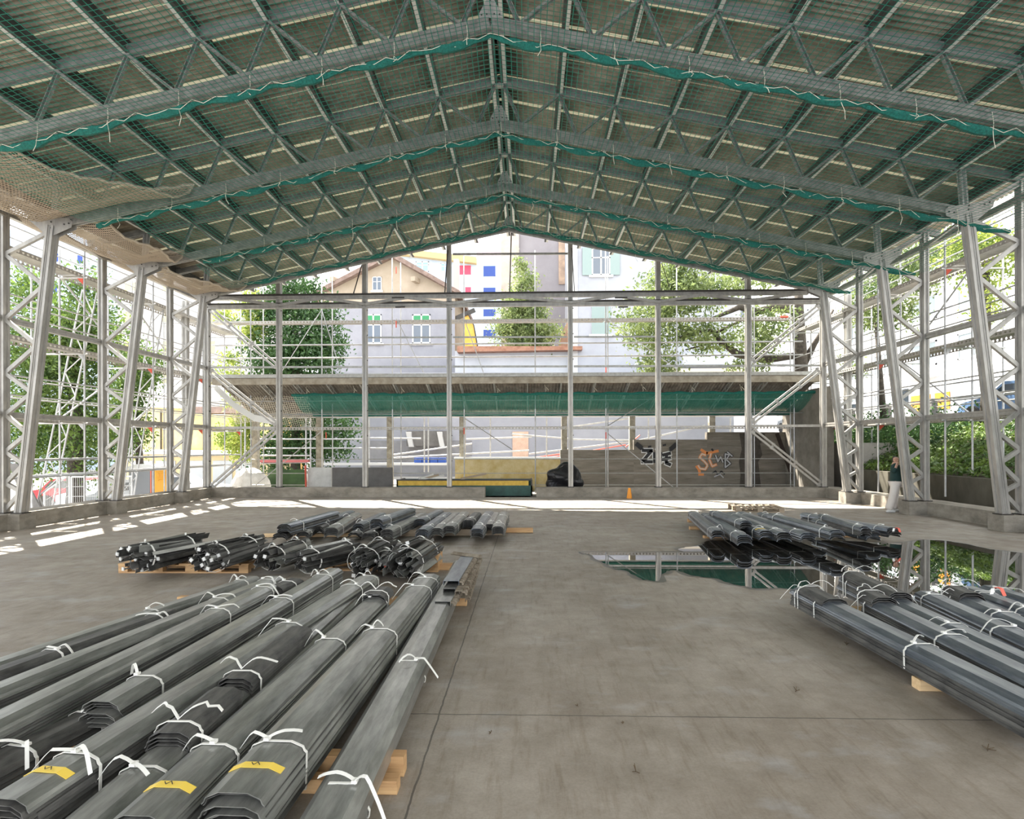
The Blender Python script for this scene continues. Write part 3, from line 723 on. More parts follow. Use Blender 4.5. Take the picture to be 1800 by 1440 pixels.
# ---------------------------------------------------------------- right stack on timbers
G4 = 'strapped profile bundles on timbers at mid-floor, right of centre'
MR = [((1262, 932), (1218, 898), .34, 'leftmost bundle of the right mid-floor row', .24), ((1308, 940), (1242, 901), .32, 'second bundle from left of the right mid-floor row', .26), ((1346, 932), (1268, 903), .36, 'third bundle from left, yellow tape at its end', .25),
      ((1378, 935), (1286, 900), .34, 'fourth bundle from left of the right mid-floor row', .26), ((1420, 936), (1303, 899), .40, 'fifth and longest bundle in the right mid-floor row', .27), ((1438, 931), (1340, 900), .38, 'sixth bundle from left, partly hidden', .25),
      ((1470, 931), (1358, 902), .42, 'seventh bundle from left of the right mid-floor row', .26), ((1534, 933), (1436, 911), .40, 'eighth bundle from left, behind two straps', .27), ((1569, 927), (1415, 901), .40, 'rightmost bundle of the right mid-floor row, red tape at its end', .27), ((1520, 925), (1445, 903), .44, 'slim bundle on top between the last two', .2), ((1310, 915), (1256, 897), .42, 'short upper bundle near the left end of the right row', .24)]
for i, (a, b, z, l, w_) in enumerate(MR):
    z = .31 if z < .41 else .42; bundle(a, b, z, 7, l, w=w_, straps=(.12, .88), group=G4, seed=70+i, m=PROFB, tape=(i in (2, 5, 7)), sw=.02, spread=.08, loose=((.5, 0), (0, 0), (0, .6))[i % 3])
GR = 'timbers under the right mid-floor bundles'
tline((1209, 918), (1300, 918), 0, .08, 'timber end left of the right row, upper', GR, WOOD); tline((1212, 931), (1300, 931), 0, .07, 'timber end left of the right row, lower', GR, WOOD)
tline((1237, 946), (1352, 944), 0, .05, 'front board under the right row', GR, WOOD); tline((1440, 944), (1545, 944), 0, .07, 'timber under the right part of the right row', GR, WOOD)
# ---------------------------------------------------------------- pallets
def pallet(c, rz, label, group, m=WOOD, L=1.2, W=.8):
    R = empty('wooden_pallet', (c[0], c[1], 0), label, 'pallet', group, rz)
    for k in range(7): MB().box((-L/2+.05+k*(L-.1)/6, 0, .133), (.11, W, .02)).build('deck_board', m, R)
    for y in (-W/2+.05, 0, W/2-.05):
        MB().box((0, y, .112), (L, .10, .02)).build('stringer_board', m, R)
        for x in (-L/2+.07, 0, L/2-.07): MB().box((x, y, .061), (.14, .10, .08)).build('block', m, R)
        MB().box((0, y, .011), (L, .10, .02)).build('bottom_board', m, R)
    return R
p = at(380, 1008, Z=0); pallet((p.x, p.y+.4), .02, 'wooden pallet with visible blocks under the tangled bundles at left', 'pallets', W=.8, L=.95)
p = at(250, 1009, Z=0); pallet((p.x+.2, p.y+.45), .02, 'wooden pallet mostly hidden under the leftmost tangled bundle', 'pallets')
p = at(620, 1004, Z=0); pallet((p.x+.3, p.y+.4), 0, 'wooden pallet under the right part of the tangled bundles', 'pallets', L=1.5)
p = at(1340, 901, Z=0); pallet((p.x, p.y+.5), -.1, 'weathered empty pallet behind the right mid-floor bundles', 'pallets', WOODG, L=1.3, W=1.0)
p = at(1325, 897, Z=.16)
# ---------------------------------------------------------------- tangled bundles of angle bars
TAG = mat('white_end_plate', (.62, .62, .60), .5)
def tangle(near, far, z, n, rad, label, seed, tags=0, wide=1.0, splay=.03):
    rnd = random.Random(seed); P = at(near[0], near[1], Z=z*.55); Q = at(far[0], far[1], Z=z*.55); d = Q-P; L = d.length
    z = z*.92; R = empty('tangled_bundle', (P+Q)/2-Vector((0, 0, .02)), label, 'steel bundle', 'tangled bundles of angle bars on pallets'); R.rotation_euler = (0, 0, math.atan2(d.y, d.x))
    for i in range(n):
        a = rnd.uniform(0, 6.28); r = rad*math.sqrt(rnd.random()); y = r*math.cos(a)*wide; zz = r*math.sin(a)*.75
        l = L*rnd.uniform(.55, 1.0); x0 = rnd.uniform(-L/2-.05, -L/2+.25) if rnd.random() < .6 else L/2-l+rnd.uniform(-.1, .1)
        p = Vector((x0, y+rnd.gauss(0, splay), max(-z*.30, zz+rnd.gauss(0, splay*.6)))); q = Vector((x0+l, y+rnd.gauss(0, splay), max(-z*.30, zz+rnd.gauss(0, splay*.6))))
        kind = rnd.random(); an = rnd.uniform(0, 6.28); mm = rnd.choice((PROF, PROFD, PROFD, DARKB))
        if kind < .5: pr = [(0, 0), (.055, 0), (.055, .005), (.005, .005), (.005, .055), (0, .055)]
        elif kind < .8: pr = [(-.05, 0), (.05, 0), (.05, .006), (-.05, .006)]
        else: pr = chan(.08, .05, .005)
        b = MB().sweep(p, q, pr, ang=an).build('angle_bar', mm, R)
        if i < tags:
            dd = (q-p).normalized(); c = p+dd*.01
            MB().sweep(c-dd*.012, c+dd*.004, [(-.024, -.024), (.024, -.024), (.024, .024), (-.024, .024)], ang=an).build('end_plate', TAG, b)
    for t in (.2, .75):
        x = -L/2+L*t; pts = [Vector((x+.03*math.sin(a), (rad+.02)*wide*math.cos(a), (rad+.02)*.8*math.sin(a))) for a in [k*2*math.pi/14 for k in range(15)]]
        pts = [Vector((v.x, v.y, max(v.z, -z*.5))) for v in pts]
        MB().ribbon(pts, .024, (1, 0, 0)).build('strap_band', STRAP, R)
        q = [Vector((x+.03*i, .04*i-.05, rad*.8+.03+.05*math.sin(i*.6)-.012*i)) for i in range(8)]
        MB().ribbon(q, .024, (1, -.8, .2)).build('strap_tail', STRAP, R)
    return R
DARKB = mat('black_bar_steel', (.035, .035, .035), .45, .4, (.10, .10, .095), 9)
tangle((222, 982), (352, 958), .62, 60, .24, 'big tangled bundle of angle bars at far left with white end plates', 1, 26)
tangle((262, 990), (330, 975), .30, 22, .12, 'low splayed bars in front of the big tangled bundle', 2, 6)
tangle((355, 984), (452, 958), .62, 55, .23, 'second tangled bundle above the pallet with white end plates', 3, 24)
tangle((462, 984), (535, 960), .50, 36, .20, 'third tangled bundle of flat and curved strips', 4, 3)
tangle((520, 990), (628, 962), .52, 40, .20, 'fourth tangled bundle, smooth profiles on top', 5, 3)
tangle((628, 990), (678, 962), .52, 40, .22, 'fifth tangled bundle with hooked strips', 6, 4)
tangle((672, 990), (706, 964), .42, 26, .18, 'narrow tangled bundle, second from right of its row', 7, 4)
tangle((702, 994), (752, 962), .54, 44, .24, 'rightmost tangled bundle of splayed strips beside the wooden block', 8, 5)
# ---------------------------------------------------------------- puddle
def puddle():
    pr = [(1018, 971), (1036, 975), (1046, 983), (1060, 990), (1072, 996), (1084, 1001), (1098, 1003), (1110, 1010), (1130, 1020), (1156, 1022), (1162, 1012), (1172, 1004), (1190, 1003), (1215, 1012), (1262, 1018),
          (1290, 1028), (1330, 1035), (1372, 1034), (1395, 1036), (1440, 1046), (1520, 1056), (1620, 1064), (1800, 1076), (1960, 1090)]
    top = [(1960, 990), (1860, 978), (1800, 973), (1740, 966), (1700, 957), (1660, 951), (1622, 949), (1600, 952), (1578, 956), (1520, 953), (1440, 950), (1370, 951), (1300, 951), (1262, 949), (1240, 953), (1236, 959), (1205, 962), (1192, 966), (1202, 971), (1120, 971)]
    return pr+top
def outline(pts, amp, sub, seed):
    rnd = random.Random(seed); o = []
    for i, p in enumerate(pts):
        q = pts[(i+1) % len(pts)]
        for k in range(sub):
            t = k/sub; v = Vector(p)*(1-t)+Vector(q)*t; j = 0 if k == 0 else amp
            o.append(Vector((v.x+rnd.uniform(-j, j), v.y+rnd.uniform(-j, j), v.z)))
    return o
WATER = mat('still_dark_water', (.022, .021, .019), .012, 0, spec=.9)
b = WATER.node_tree.nodes['Principled BSDF']; b.inputs['IOR'].default_value = 1.45; b.inputs['Coat Weight'].default_value = 1; b.inputs['Coat Roughness'].default_value = .01; b.inputs['Coat IOR'].default_value = 1.5
def flat(name, pts, z, m, label, cat):
    me = bpy.data.meshes.new(name); bm = bmesh.new(); vs = [bm.verts.new((p.x, p.y, z)) for p in pts]; f = bm.faces.new(vs)
    bm.faces.remove(f)
    from mathutils.geometry import tessellate_polygon
    for t in tessellate_polygon([[Vector((p.x, p.y, 0)) for p in pts]]):
        try: bm.faces.new([vs[i] for i in t])
        except ValueError: pass
    bmesh.ops.recalc_face_normals(bm, faces=bm.faces)
    for q in bm.faces:
        if q.normal.z < 0: q.normal_flip()
    bm.to_mesh(me); bm.free(); me.materials.append(m); o = bpy.data.objects.new(name, me); COL.objects.link(o); return tag(o, label, cat)
base = [at(x, y, Z=0) for x, y in puddle()]
island = None
flat('puddle', outline(base, .025, 4, 3), .004, WATER, 'large mirror-like puddle of rainwater on the right half of the floor', 'puddle')
cen = sum(base, Vector())/len(base)
ob = outline(base, .025, 4, 3); area = sum(a.x*b.y-b.x*a.y for a, b in zip(ob, ob[1:]+ob[:1])); sg = 1 if area > 0 else -1
wet = []
for i, p in enumerate(ob):
    t = (ob[(i+3) % len(ob)]-ob[i-3]).normalized(); wet.append(p+Vector((t.y, -t.x, 0))*sg*(.07+.03*math.sin(i*.9)))
WET = mat('wet_concrete', (.085, .078, .068), .35, 0, (.13, .12, .105), 3, 6)
flat('damp_patch', wet, .002, WET, 'dark damp rim of concrete around the puddle', 'damp patch')
# small debris
DEB = mat('dry_leaf', (.10, .07, .04), .9)
for i, (x, y, s) in enumerate([(1118, 1357, .05), (1488, 1133, .05), (1736, 1318, .07), (1400, 1215, .05), (760, 1090, .04), (862, 1290, .02), (1015, 1242, .03), (741, 1135, .03), (1095, 1273, .03)]):
    p = at(x, y, Z=0); rnd = random.Random(i); m = MB()
    for k in range(6):
        a = rnd.uniform(0, 6.28); r = s*rnd.uniform(.3, 1); q = Vector((p.x+r*math.cos(a)*.6, p.y+r*math.sin(a), .004))
        m.bar((p.x, p.y, .003), q+Vector((0, 0, rnd.uniform(0, .02))), .004, .003)
    tag(m.build('dry_twig', DEB), 'small scrap of dry twig on the bare concrete %s' % ['near bottom centre', 'left of the right bundles, upper', 'at the bottom right', 'in the middle of the right slab', 'close to the box profile', 'by the centre joint', 'left of the centre joint, far', 'beside the box profile', 'just past the cross joint'][i], 'debris', 'bits of debris on the floor')
# ---------------------------------------------------------------- orange cone marker at the back plinth
p = at(1106, 876, Z=0)
m = MB(); 
m.sweep((p.x, p.y-.05, 0), (p.x, p.y-.05, .38), [(.10*math.cos(a*math.pi/6), .10*math.sin(a*math.pi/6)) for a in range(12)])
for i in range(12, 24): v = m.v[i]; m.v[i] = Vector((p.x+(v.x-p.x)*.45, p.y-.05+(v.y-p.y+.05)*.45, v.z))
tag(m.build('plastic_cone', mat('orange_plastic', (.80, .30, .02), .5)), 'small blunt orange plastic cone against the back plinth', 'cone')
# ================================================================ outside
ASPH = mat('yard_ground', (.22, .21, .19), .95, 0, (.32, .30, .27), 1.2, 6)
m = MB(); m.b2((-90, -6, -1.3), (-12.1, 120, -1.0)); struct(m.build('trim_2', ASPH))
m = MB(); m.b2((-12.1, 21.66, -.6), (12.6, 120, -.12)); m.b2((-12.1, 21.1, -.5), (12.6, 21.7, -.06)); struct(m.build('trim_3', ASPH))
m = MB(); m.b2((12.2, -6, -.5), (13.0, 60, .05)); struct(m.build('trim_4', ASPH))
# ---------------------------------------------------------------- scaffolds
def perf_material():
    m = bpy.data.materials.new('perforated_deck_edge'); m.use_nodes = True; n = m.node_tree; L = n.links.new
    b = n.nodes['Principled BSDF']; b.inputs['Base Color'].default_value = rgb((.42, .40, .37)); b.inputs['Roughness'].default_value = .5; b.inputs['Metallic'].default_value = .3
    t = n.nodes.new('ShaderNodeTexCoord'); s = n.nodes.new('ShaderNodeSeparateXYZ'); L(t.outputs['Object'], s.inputs[0])
    def mth(op, a, c=None):
        x = n.nodes.new('ShaderNodeMath'); x.operation = op
        for i, q in enumerate((a, c)):
            if q is None: continue
            if isinstance(q, (int, float)): x.inputs[i].default_value = q
            else: L(q, x.inputs[i])
        return x.outputs[0]
    run = mth('ADD', s.outputs[0], s.outputs[1])
    a = mth('MULTIPLY', mth('SUBTRACT', mth('FRACT', mth('DIVIDE', run, .14)), .5), .14)
    d = mth('SQRT', mth('ADD', mth('MULTIPLY', a, a), mth('MULTIPLY', s.outputs[2], s.outputs[2])))
    h = mth('LESS_THAN', d, .035)
    tr = n.nodes.new('ShaderNodeBsdfTransparent'); mx = n.nodes.new('ShaderNodeMixShader'); o = n.nodes['Material Output']
    L(h, mx.inputs[0]); L(b.outputs[0], mx.inputs[1]); L(tr.outputs[0], mx.inputs[2]); L(mx.outputs[0], o.inputs['Surface'])
    return m
PERF = perf_material()
def perf_strip(a, b, R, z):
    """deck edge with punched holes, object origin on its own centre line"""
    c = (Vector(a)+Vector(b))/2
    o = MB().sweep(Vector(a)-c, Vector(b)-c, [(-.003, -.06), (.003, -.06), (.003, .06), (-.003, .06)]).build('deck_edge', PERF, R); o.location = c; return o
RB = .026
def side_scaffold(s, nm):
    R = empty('tube_scaffold', (0, 0, 0), 'long tube scaffold with decks outside the %s wall' % nm, 'scaffold', 'scaffolds around the hall')
    rows = [12.4, 13.15, 14.0]; ys = [7.25, 10.3, 13.35, 16.38, 19.45, 22.5, 25.5]; base = {-1: -1.0, 1: 0}[s]
    for i, x in enumerate(rows):
        for y in ys:
            z0 = (base if s < 0 else (.05 if i == 0 else (1.1 if i == 1 else 1.5)))
            if s > 0 and i == 0: z0 = .45 if y < 18 else .05
            MB().tube((s*x, y, z0), (s*x, y, 8.7 if i < 2 else 7.4), RB).build('standard', TUBE, R)
    for z in (2.70, 4.74, 6.98):
        for j in range(len(ys)-1):
            y0, y1 = ys[j], ys[j+1]
            MB().b2((s*12.45, y0+.04, z-.02), (s*13.10, y1-.04, z+.02)).build('deck', DECK, R)
            perf_strip((s*12.42, y0+.03, z-.05), (s*12.42, y1-.03, z-.05), R, z)
            perf_strip((s*13.13, y0+.03, z-.05), (s*13.13, y1-.03, z-.05), R, z)
            for x, hs in ((12.4, (.52, 1.02)), (13.15, (.52, 1.02))):
                for h in hs:
                    if x < 13 and h > .6 and z > 6: continue
                    MB().tube((s*x, y0, z+h), (s*x, y1, z+h), .02).build('guard_rail', TUBE, R)
        for y in ys:
            m = MB().tube((s*12.3, y, z-.10), (s*14.05, y, z-.10), RB)
            m.build('transom', TUBE, R)
            p = MB().poly([(s*12.43, y-.02, z-.12), (s*12.60, y-.02, z-.12), (s*12.43, y-.02, z-.30)], (0, .012, 0)).build('corner_bracket', RED if (int(y*7+z*3) % 3 == 0) else TUBE, R)
    for z in (1.55, 1.10) if s < 0 else (): 
        for x in (12.4, 13.15): MB().tube((s*x, ys[0], z), (s*x, ys[-1], z), RB).build('ledger', TUBE, R)
    for j in (1, 3, 4) if s < 0 else (1, 3):
        MB().tube((s*13.2, ys[j], 2.7), (s*13.2, ys[j+1], 4.7), RB).build('brace', TUBE, R); MB().tube((s*13.2, ys[j+1], 4.7), (s*13.2, ys[j], 7.0), RB).build('brace', TUBE, R)
    return R
side_scaffold(-1, 'left'); side_scaffold(1, 'right')
# raking lattice props of the left scaffold
def raker(p0, p1, wd, label, group='raking lattice props outside the left wall', m=TUBE):
    p0 = Vector(p0); p1 = Vector(p1); R = empty('raking_lattice_prop', p0, label, 'prop', group)
    d = (p1-p0); L = d.length; d.normalize(); n = Vector((d.z, 0, -d.x))
    for s in (-.5, .5): MB().tube(n*(s*wd), d*L+n*(s*wd), RB).build('chord', m, R)
    k = int(L/.62); 
    for i in range(k):
        a = d*(L*i/k)+n*(wd*(.5 if i % 2 else -.5)); b = d*(L*(i+1)/k)+n*(wd*(-.5 if i % 2 else .5)); MB().tube(a, b, .018).build('lattice_rod', m, R)
    return R
a = at(66, 861, Y=17.6); b = at(158, 512, Y=17.6); raker((a.x, 17.6, -1.0), (b.x, 17.6, b.z), .48, 'lattice prop leaning towards the scaffold, left of the second column')
a = at(228, 800, Y=20.6); b = at(262, 690, Y=20.6); raker((a.x-.25, 20.6, -1.0), (b.x+.35, 20.6, 7.0), .42, 'lattice prop leaning towards the scaffold, beside the grey toilet cabin')
a = at(-60, 861, Y=14.6); raker((a.x, 14.6, -1.0), (-14.1, 14.6, 6.9), .48, 'lattice prop at the far left photo edge')
a = at(47, 845, Y=17.7); b = at(72, 892, Y=17.7)
tag(MB().tube(a+Vector((-.6, 0, 1.0)), b+Vector((.15, 0, -.6)), .03).build('raking_tube', TUBE), 'single white tube leaning against the left wall foot', 'tube')
# scaffold behind the back wall
YS = 24.2
def bk(px, py, dy=0): return at(px, py, Y=YS+dy)
def back_scaffold():
    R = empty('tube_scaffold', (0, YS, 0), 'wide tube scaffold standing behind the back wall posts', 'scaffold', 'scaffolds around the hall'); o = Vector((0, YS, 0))
    st = [(441, 470), (566, 470), (690, 452), (816, 450), (941, 440), (1065, 440), (1190, 470), (1326, 500), (1396, 520)]
    for i, (px, tp) in enumerate(st):
        for k, (dx, dy) in enumerate(((0, 0), (8, .75))):
            if k == 1 and i in (3, 4): continue
            x = bk(px+dx, 700, 0).x; zt_ = bk(px, tp).z
            MB().tube((x, dy if k else 0, -.1), (x, dy if k else 0, zt_), RB).build('standard', TUBE, R)
    xs = [bk(p, 700).x for p, _ in st]; x0, x1 = bk(372, 700).x, bk(1412, 700).x
    for j, (z, kind) in enumerate(((7.30, 'deck'), (2.72, 'deck'))):
        for i in range(len(xs)-1):
            MB().b2((xs[i]+.03, .02, z-.02), (xs[i+1]-.03, .70, z+.02)).build('deck', DECK, R)
            perf_strip((xs[i]+.03, 0, z-.05), (xs[i+1]-.03, 0, z-.05), R, z)
    MB().b2((xs[0]-1.75, .0, 7.25), (xs[0], .5, 7.32)).build('deck', DECK, R)
    for z in (6.28, 5.72, 3.86, 3.28, 8.3):
        for dy in (0, .12) if z > 5 and z < 7 else (0,):
            MB().tube((x0 if z < 8 else xs[0], dy, z), (x1, dy, z), .022).build('guard_rail', TUBE, R)
    for z in (1.35, .75, .25): MB().tube((xs[0], .02, z), (xs[-1], .02, z), .016).build('ledger', STEELD, R)
    for a, b, c, d in ((441, 738, 566, 545), (566, 545, 600, 655), (450, 853, 570, 755), (816, 735, 900, 790), (1068, 749, 1190, 672), (1068, 762, 1190, 862), (1068, 562, 1190, 650), (697, 560, 745, 655), (816, 560, 850, 655)):
        p = bk(a, b)-o; q = bk(c, d)-o; MB().tube((p.x, -.03, p.z), (q.x, -.03, q.z), .018).build('brace', TUBE, R)
    for px, py in ((697, 470), (697, 565), (816, 752), (1065, 645), (1065, 760), (574, 760)):
        p = bk(px, py)-o; MB().tube((p.x, -.05, p.z-.28), (p.x, -.05, p.z), .024).build('red_sleeve', RED, R)
    MB().tube(bk(1372, 557)-o, bk(1385, 557)-o, .045).build('red_sleeve', RED, R)
    return R
back_scaffold()
# ---------------------------------------------------------------- open shed behind the back wall
def shed():
    yf, yk = 22.7, 25.6
    zf = at(900, 667, Y=yf).z; zk = at(900, 724, Y=yk).z
    xl = at(374, 667, Y=yf).x; xr = at(1446, 667, Y=yf).x; xr2 = 12.18
    R = empty('open_shed', (0, yf, 0), 'open lean-to shed with corrugated roof and concrete posts behind the back wall', 'shed')
    SH = mat('dark_corrugated_sheet', (.13, .11, .09), .8, 0, (.28, .25, .21), 3, 6)
    pitch = .13; n = int((xr2-xl)/pitch*6); ys = [yf-.05, 23.6, 24.6, yk+.4]; mb = MB()
    for i in range(n+1):
        x = xl+(xr2-xl)*i/n; dz = .028*math.sin(2*math.pi*(x-xl)/pitch)
        for y in ys: t = (y-yf)/(yk-yf); mb.v.append(Vector((x, y-yf, zf+.12+(zk-zf)*t+dz)))
    for i in range(n):
        for j in range(3): a = i*4+j; mb.f.append((a, a+1, a+5, a+4))
    o = mb.build('roof_sheet', SH, R, smooth=True); sm = o.modifiers.new('t', 'SOLIDIFY'); sm.thickness = .01; sm.offset = 1
    MB().b2((xl, -.12, zf+.10), (xr2, -.04, zf+.24)).build('gutter', STEELD, R)
    MB().b2((xl, -.04, zf-.16), (xr2, .10, zf+.09)).build('fascia_beam', mat('stained_fascia', (.24, .21, .16), .8, 0, (.42, .38, .31), 3, 7), R)
    MB().b2((xl, yk-yf-.1, zk-.22), (xr2, yk-yf+.1, zk-.02)).build('rear_beam', STEELD, R)
    CP = mat('shed_post_concrete', (.20, .18, .14), .9, 0, (.42, .38, .30), 4, 7)
    for px in (450, 562, 686, 813, 992, 1111, 1251):
        x = at(px, 780, Y=yk+.75).x; MB().b2((x-.13, yk-yf+.62, -.15), (x+.13, yk-yf+.88, zk-.05)).build('concrete_post', CP, R)
    k = 0
    x = xl+.6
    while x < xr2:
        m = MB(); L = yk-yf
        for z in (.05, -.17): m.bar((x, 0, zf+z), (x, L, zk+z+(.0 if z > 0 else .06)), .05, .035)
        for q in range(12):
            y0, y1 = L*q/12, L*(q+1)/12; za = zf+(zk-zf)*q/12; zc = zf+(zk-zf)*(q+1)/12
            m.bar((x, y0, za+(.05 if q % 2 else -.17)), (x, y1, zc+(-.15 if q % 2 else .05)), .02, .02)
        m.build('lattice_rafter', STEELD, R); x += 1.35; k += 1
    return R, yf, yk, zf, zk, xl, xr2
SH, yf, yk, zf, zk, xl_, xr_ = shed()
# its own nets
c = Vector((0, 25, 3.6)); R = empty('green_shed_net', c, 'green netting slung under the shed roof behind the back wall', 'safety net')
xa, xb = at(535, 700, Y=24.6).x, at(1420, 700, Y=24.6).x
def fn(a, b):
    x = xa+(xb-xa)*a; y = 23.3+(yk-.1-23.3)*b; z = (zf-.50)+(zk-.12-(zf-.50))*b-.28*hump(b)-.05*abs(math.sin(x*2.33))*(1-b)
    return Vector((x, y, z))-c
DG = net_material('dense_green_netting', (.015, .30, .23), .06, .016)
net_sheet('net_mesh', fn, 90, 10, DG, lambda a, b: ((xb-xa)*a, 3.7*b), R)
MB().path([fn(k/90, 0)+Vector((0, -.04, 0)) for k in range(91)], .05, 6, [.045+.03*math.sin(k*1.3)**2 for k in range(91)]).build('net_roll', GREENROPE, R)
MB().path([fn(k/60, 1) for k in range(61)], .05, 6, [.05+.03*math.sin(k*1.1)**2 for k in range(61)]).build('net_roll', GREENROPE, R)
m = MB()
for k in range(11):
    p = fn((k+.3)/11, 0); m.path([p+Vector((0, 0, .35)), p+Vector((.06, -.05, .12)), p+Vector((0, -.06, -.02))], .012, 4); m.path([p+Vector((.05, -.05, .25)), p+Vector((.16, -.08, .12))], .01, 4)
m.build('lashing_cord', CORD, R)
c = Vector((-10, 25, 3.4)); R = empty('beige_shed_net', c, 'torn beige netting hanging at the left end of the shed', 'safety net')
xc, xd = at(400, 700, Y=24.6).x, at(545, 700, Y=24.6).x
def fn(a, b):
    x = xc+(xd-xc)*a; y = 24.2+.6*b; z = (zf-.30)-.30*(1-a)**2-(1.1+.5*a)*b+.12*math.sin(a*5)
    return Vector((x+.25*b, y, z))-c
net_sheet('net_mesh', fn, 40, 14, net_material('beige_shed_netting', (.66, .60, .48), .10, .022), lambda a, b: ((xd-xc)*a, 1.7*b), R)
# big flat white strap sheet hanging from the shed corner
p0 = at(378, 680, Y=23.3); p1 = at(447, 735, Y=23.3)
tag(MB().ribbon([p0, (p0+p1)/2+Vector((0, 0, -.14)), p1, at(486, 742, Y=23.3)], .28, (0, .4, 1), .01).build('white_tarp_strip', mat('white_tarp', (.75, .75, .73), .6)), 'white tarpaulin strip hanging from the left end of the shed', 'tarpaulin')
BARKY = mat('dark_brown_timber', (.03, .02, .014), .9)
# walls of the shed
CW = mat('boarded_concrete', (.13, .115, .09), .9, 0, (.27, .24, .20), 1.6, 9, bump=.3, stretch=(.6, .6, 5), lo=.3, hi=.7)
yw = 25.9
def wl(pxa, pxb, py, z0=-.15):
    a = at(pxa, py, Y=yw); b = at(pxb, py, Y=yw); return (a.x, yw, z0), (b.x, yw+.3, a.z)
for i, (a, b, t, l) in enumerate(((985, 1114, 791, 'middle low part of the boarded concrete wall behind the shed'), (1114, 1243, 773, 'graffiti covered part of the concrete wall behind the shed'), (1243, 1402, 760, 'tallest wet-stained part of the concrete wall behind the shed'))):
    q = wl(a, b, t); tag(MB().b2(*q).build('concrete_wall', CW), l, 'wall', 'wall pieces behind the shed')
q = wl(800, 985, 808); o = MB().b2(*q).build('concrete_wall', mat('ochre_render', (.40, .30, .11), .9, 0, (.52, .44, .26), 2, 6)); tag(o, 'low ochre stained wall with a white coping behind the shed', 'wall', 'wall pieces behind the shed')
a = at(798, 807, Y=yw-.05); b = at(986, 807, Y=yw-.05); tag(MB().b2((a.x, yw-.06, a.z-.02), (b.x, yw+.36, a.z+.08)).build('wall_coping', mat('white_coping', (.8, .8, .78), .7)), 'white coping strip on the low ochre wall', 'coping')
o = MB().b2((12.2, 22.4, -.15), (12.5, yw+.3, 4.2)).build('concrete_wall', mat('plain_grey_concrete', (.17, .155, .13), .9, 0, (.27, .25, .22), 1.5, 7)); tag(o, 'tall plain concrete side wall at the right end of the shed', 'wall', 'wall pieces behind the shed')
# dark water stain on the wall (a mark with its own outline)
STN = mat('water_stain', (.045, .038, .03), .7, 0, (.09, .075, .06), 5, 6)
def on_wall(pts, name, m, label, cat, off=.012, parent=None):
    mb = MB().poly([at(x, y, Y=yw-off) for x, y in pts], (0, .004, 0)); o = mb.build(name, m, parent)
    if label: tag(o, label, cat)
    return o
on_wall([(1300, 762), (1345, 762), (1343, 775), (1336, 780), (1340, 800), (1333, 812), (1336, 840), (1338, 858), (1300, 858), (1302, 835), (1299, 812), (1304, 790)], 'water_stain', STN, 'dark water stain running down the tall concrete wall', 'stain')
# graffiti
WHT = mat('white_spray', (.72, .72, .70), .7); BLK = mat('black_spray', (.012, .012, .014), .6); ORG = mat('orange_spray', (.72, .26, .08), .7); GRYS = mat('grey_spray', (.45, .45, .46), .7)
def graf(strokes, name, label, cat='graffiti'):
    c = at(strokes[0][0][0][0], strokes[0][0][0][1], Y=yw-.02); R = empty(name, c, label, cat)
    for k, (pts, wd, m) in enumerate(strokes):
        d = .012+.003*k; P = [at(x, y, Y=yw-d)-c for x, y in pts]
        MB().ribbon(P, wd, (0, 0, 1), .001) if False else None
        mb = MB()
        for u, v in zip(P, P[1:]): mb.bar(u-(v-u).normalized()*wd*.3, v+(v-u).normalized()*wd*.3, .003, wd, up=(0, 0, 1)) if abs((v-u).normalized().z) < .7 else mb.bar(u, v, wd, .003, up=(0, 1, 0))
        mb.build('paint_stroke', m, R)
Z1 = [(1130, 792), (1146, 792), (1129, 812), (1146, 812)]; H1 = [(1151, 795), (1151, 814)]; H2 = [(1151, 805), (1160, 803)]; H3 = [(1162, 795), (1160, 815)]; T1 = [(1166, 800), (1178, 797)]; T2 = [(1172, 797), (1171, 814), (1178, 817)]; T3 = [(1165, 808), (1178, 805)]
graf([(q, .23, WHT) for q in (Z1, H1, H2, H3, T1, T2, T3)]+[(q, .14, BLK) for q in (Z1, H1, H2, H3, T1, T2, T3)]+[([(1120, 781), (1127, 787)], .2, BLK), ([(1126, 787), (1134, 793)], .1, BLK), ([(1188, 782), (1180, 789)], .2, BLK), ([(1181, 789), (1177, 793)], .1, BLK), ([(1140, 786), (1144, 785)], .08, BLK), ([(1166, 783), (1170, 782)], .08, BLK), ([(1152, 790), (1155, 789)], .07, WHT)],
     'graffiti_tag', 'black block-letter graffiti with white outline on the concrete wall')
S1 = [(1240, 800), (1234, 798), (1230, 804), (1238, 811), (1244, 818), (1240, 825), (1231, 824), (1227, 818)]; S2 = [(1224, 819), (1229, 826), (1231, 834)]; S3 = [(1229, 834), (1236, 834)]
A1 = [(1233, 791), (1243, 797), (1262, 793)]; A2 = [(1250, 797), (1247, 808), (1252, 820), (1259, 817)]; B1_ = [(1258, 800), (1262, 812), (1267, 803), (1271, 813)]; B2 = [(1275, 798), (1275, 822)]; B3 = [(1275, 798), (1282, 800), (1277, 808), (1284, 815), (1275, 822)]; B4 = [(1279, 795), (1287, 802)]
graf([(q, .12, ORG) for q in (S1, S2, S3, A1, A2)]+[(S1, .06, mat('cream_spray', (.66, .55, .44), .7)), (A2, .045, MATS['cream_spray'])]+[(q, .12, BLK) for q in (B1_, B2, B3, B4)]+[(q, .06, GRYS) for q in (B1_, B2, B3, B4)]+
     [([(1252, 832), (1258, 828), (1262, 836), (1268, 828), (1274, 834)], .06, BLK), ([(1256, 838), (1266, 834), (1272, 840)], .05, GRYS), ([(1251, 789), (1254, 793)], .08, BLK)], 'graffiti_tag', 'orange, cream and grey graffiti letters on the concrete wall')
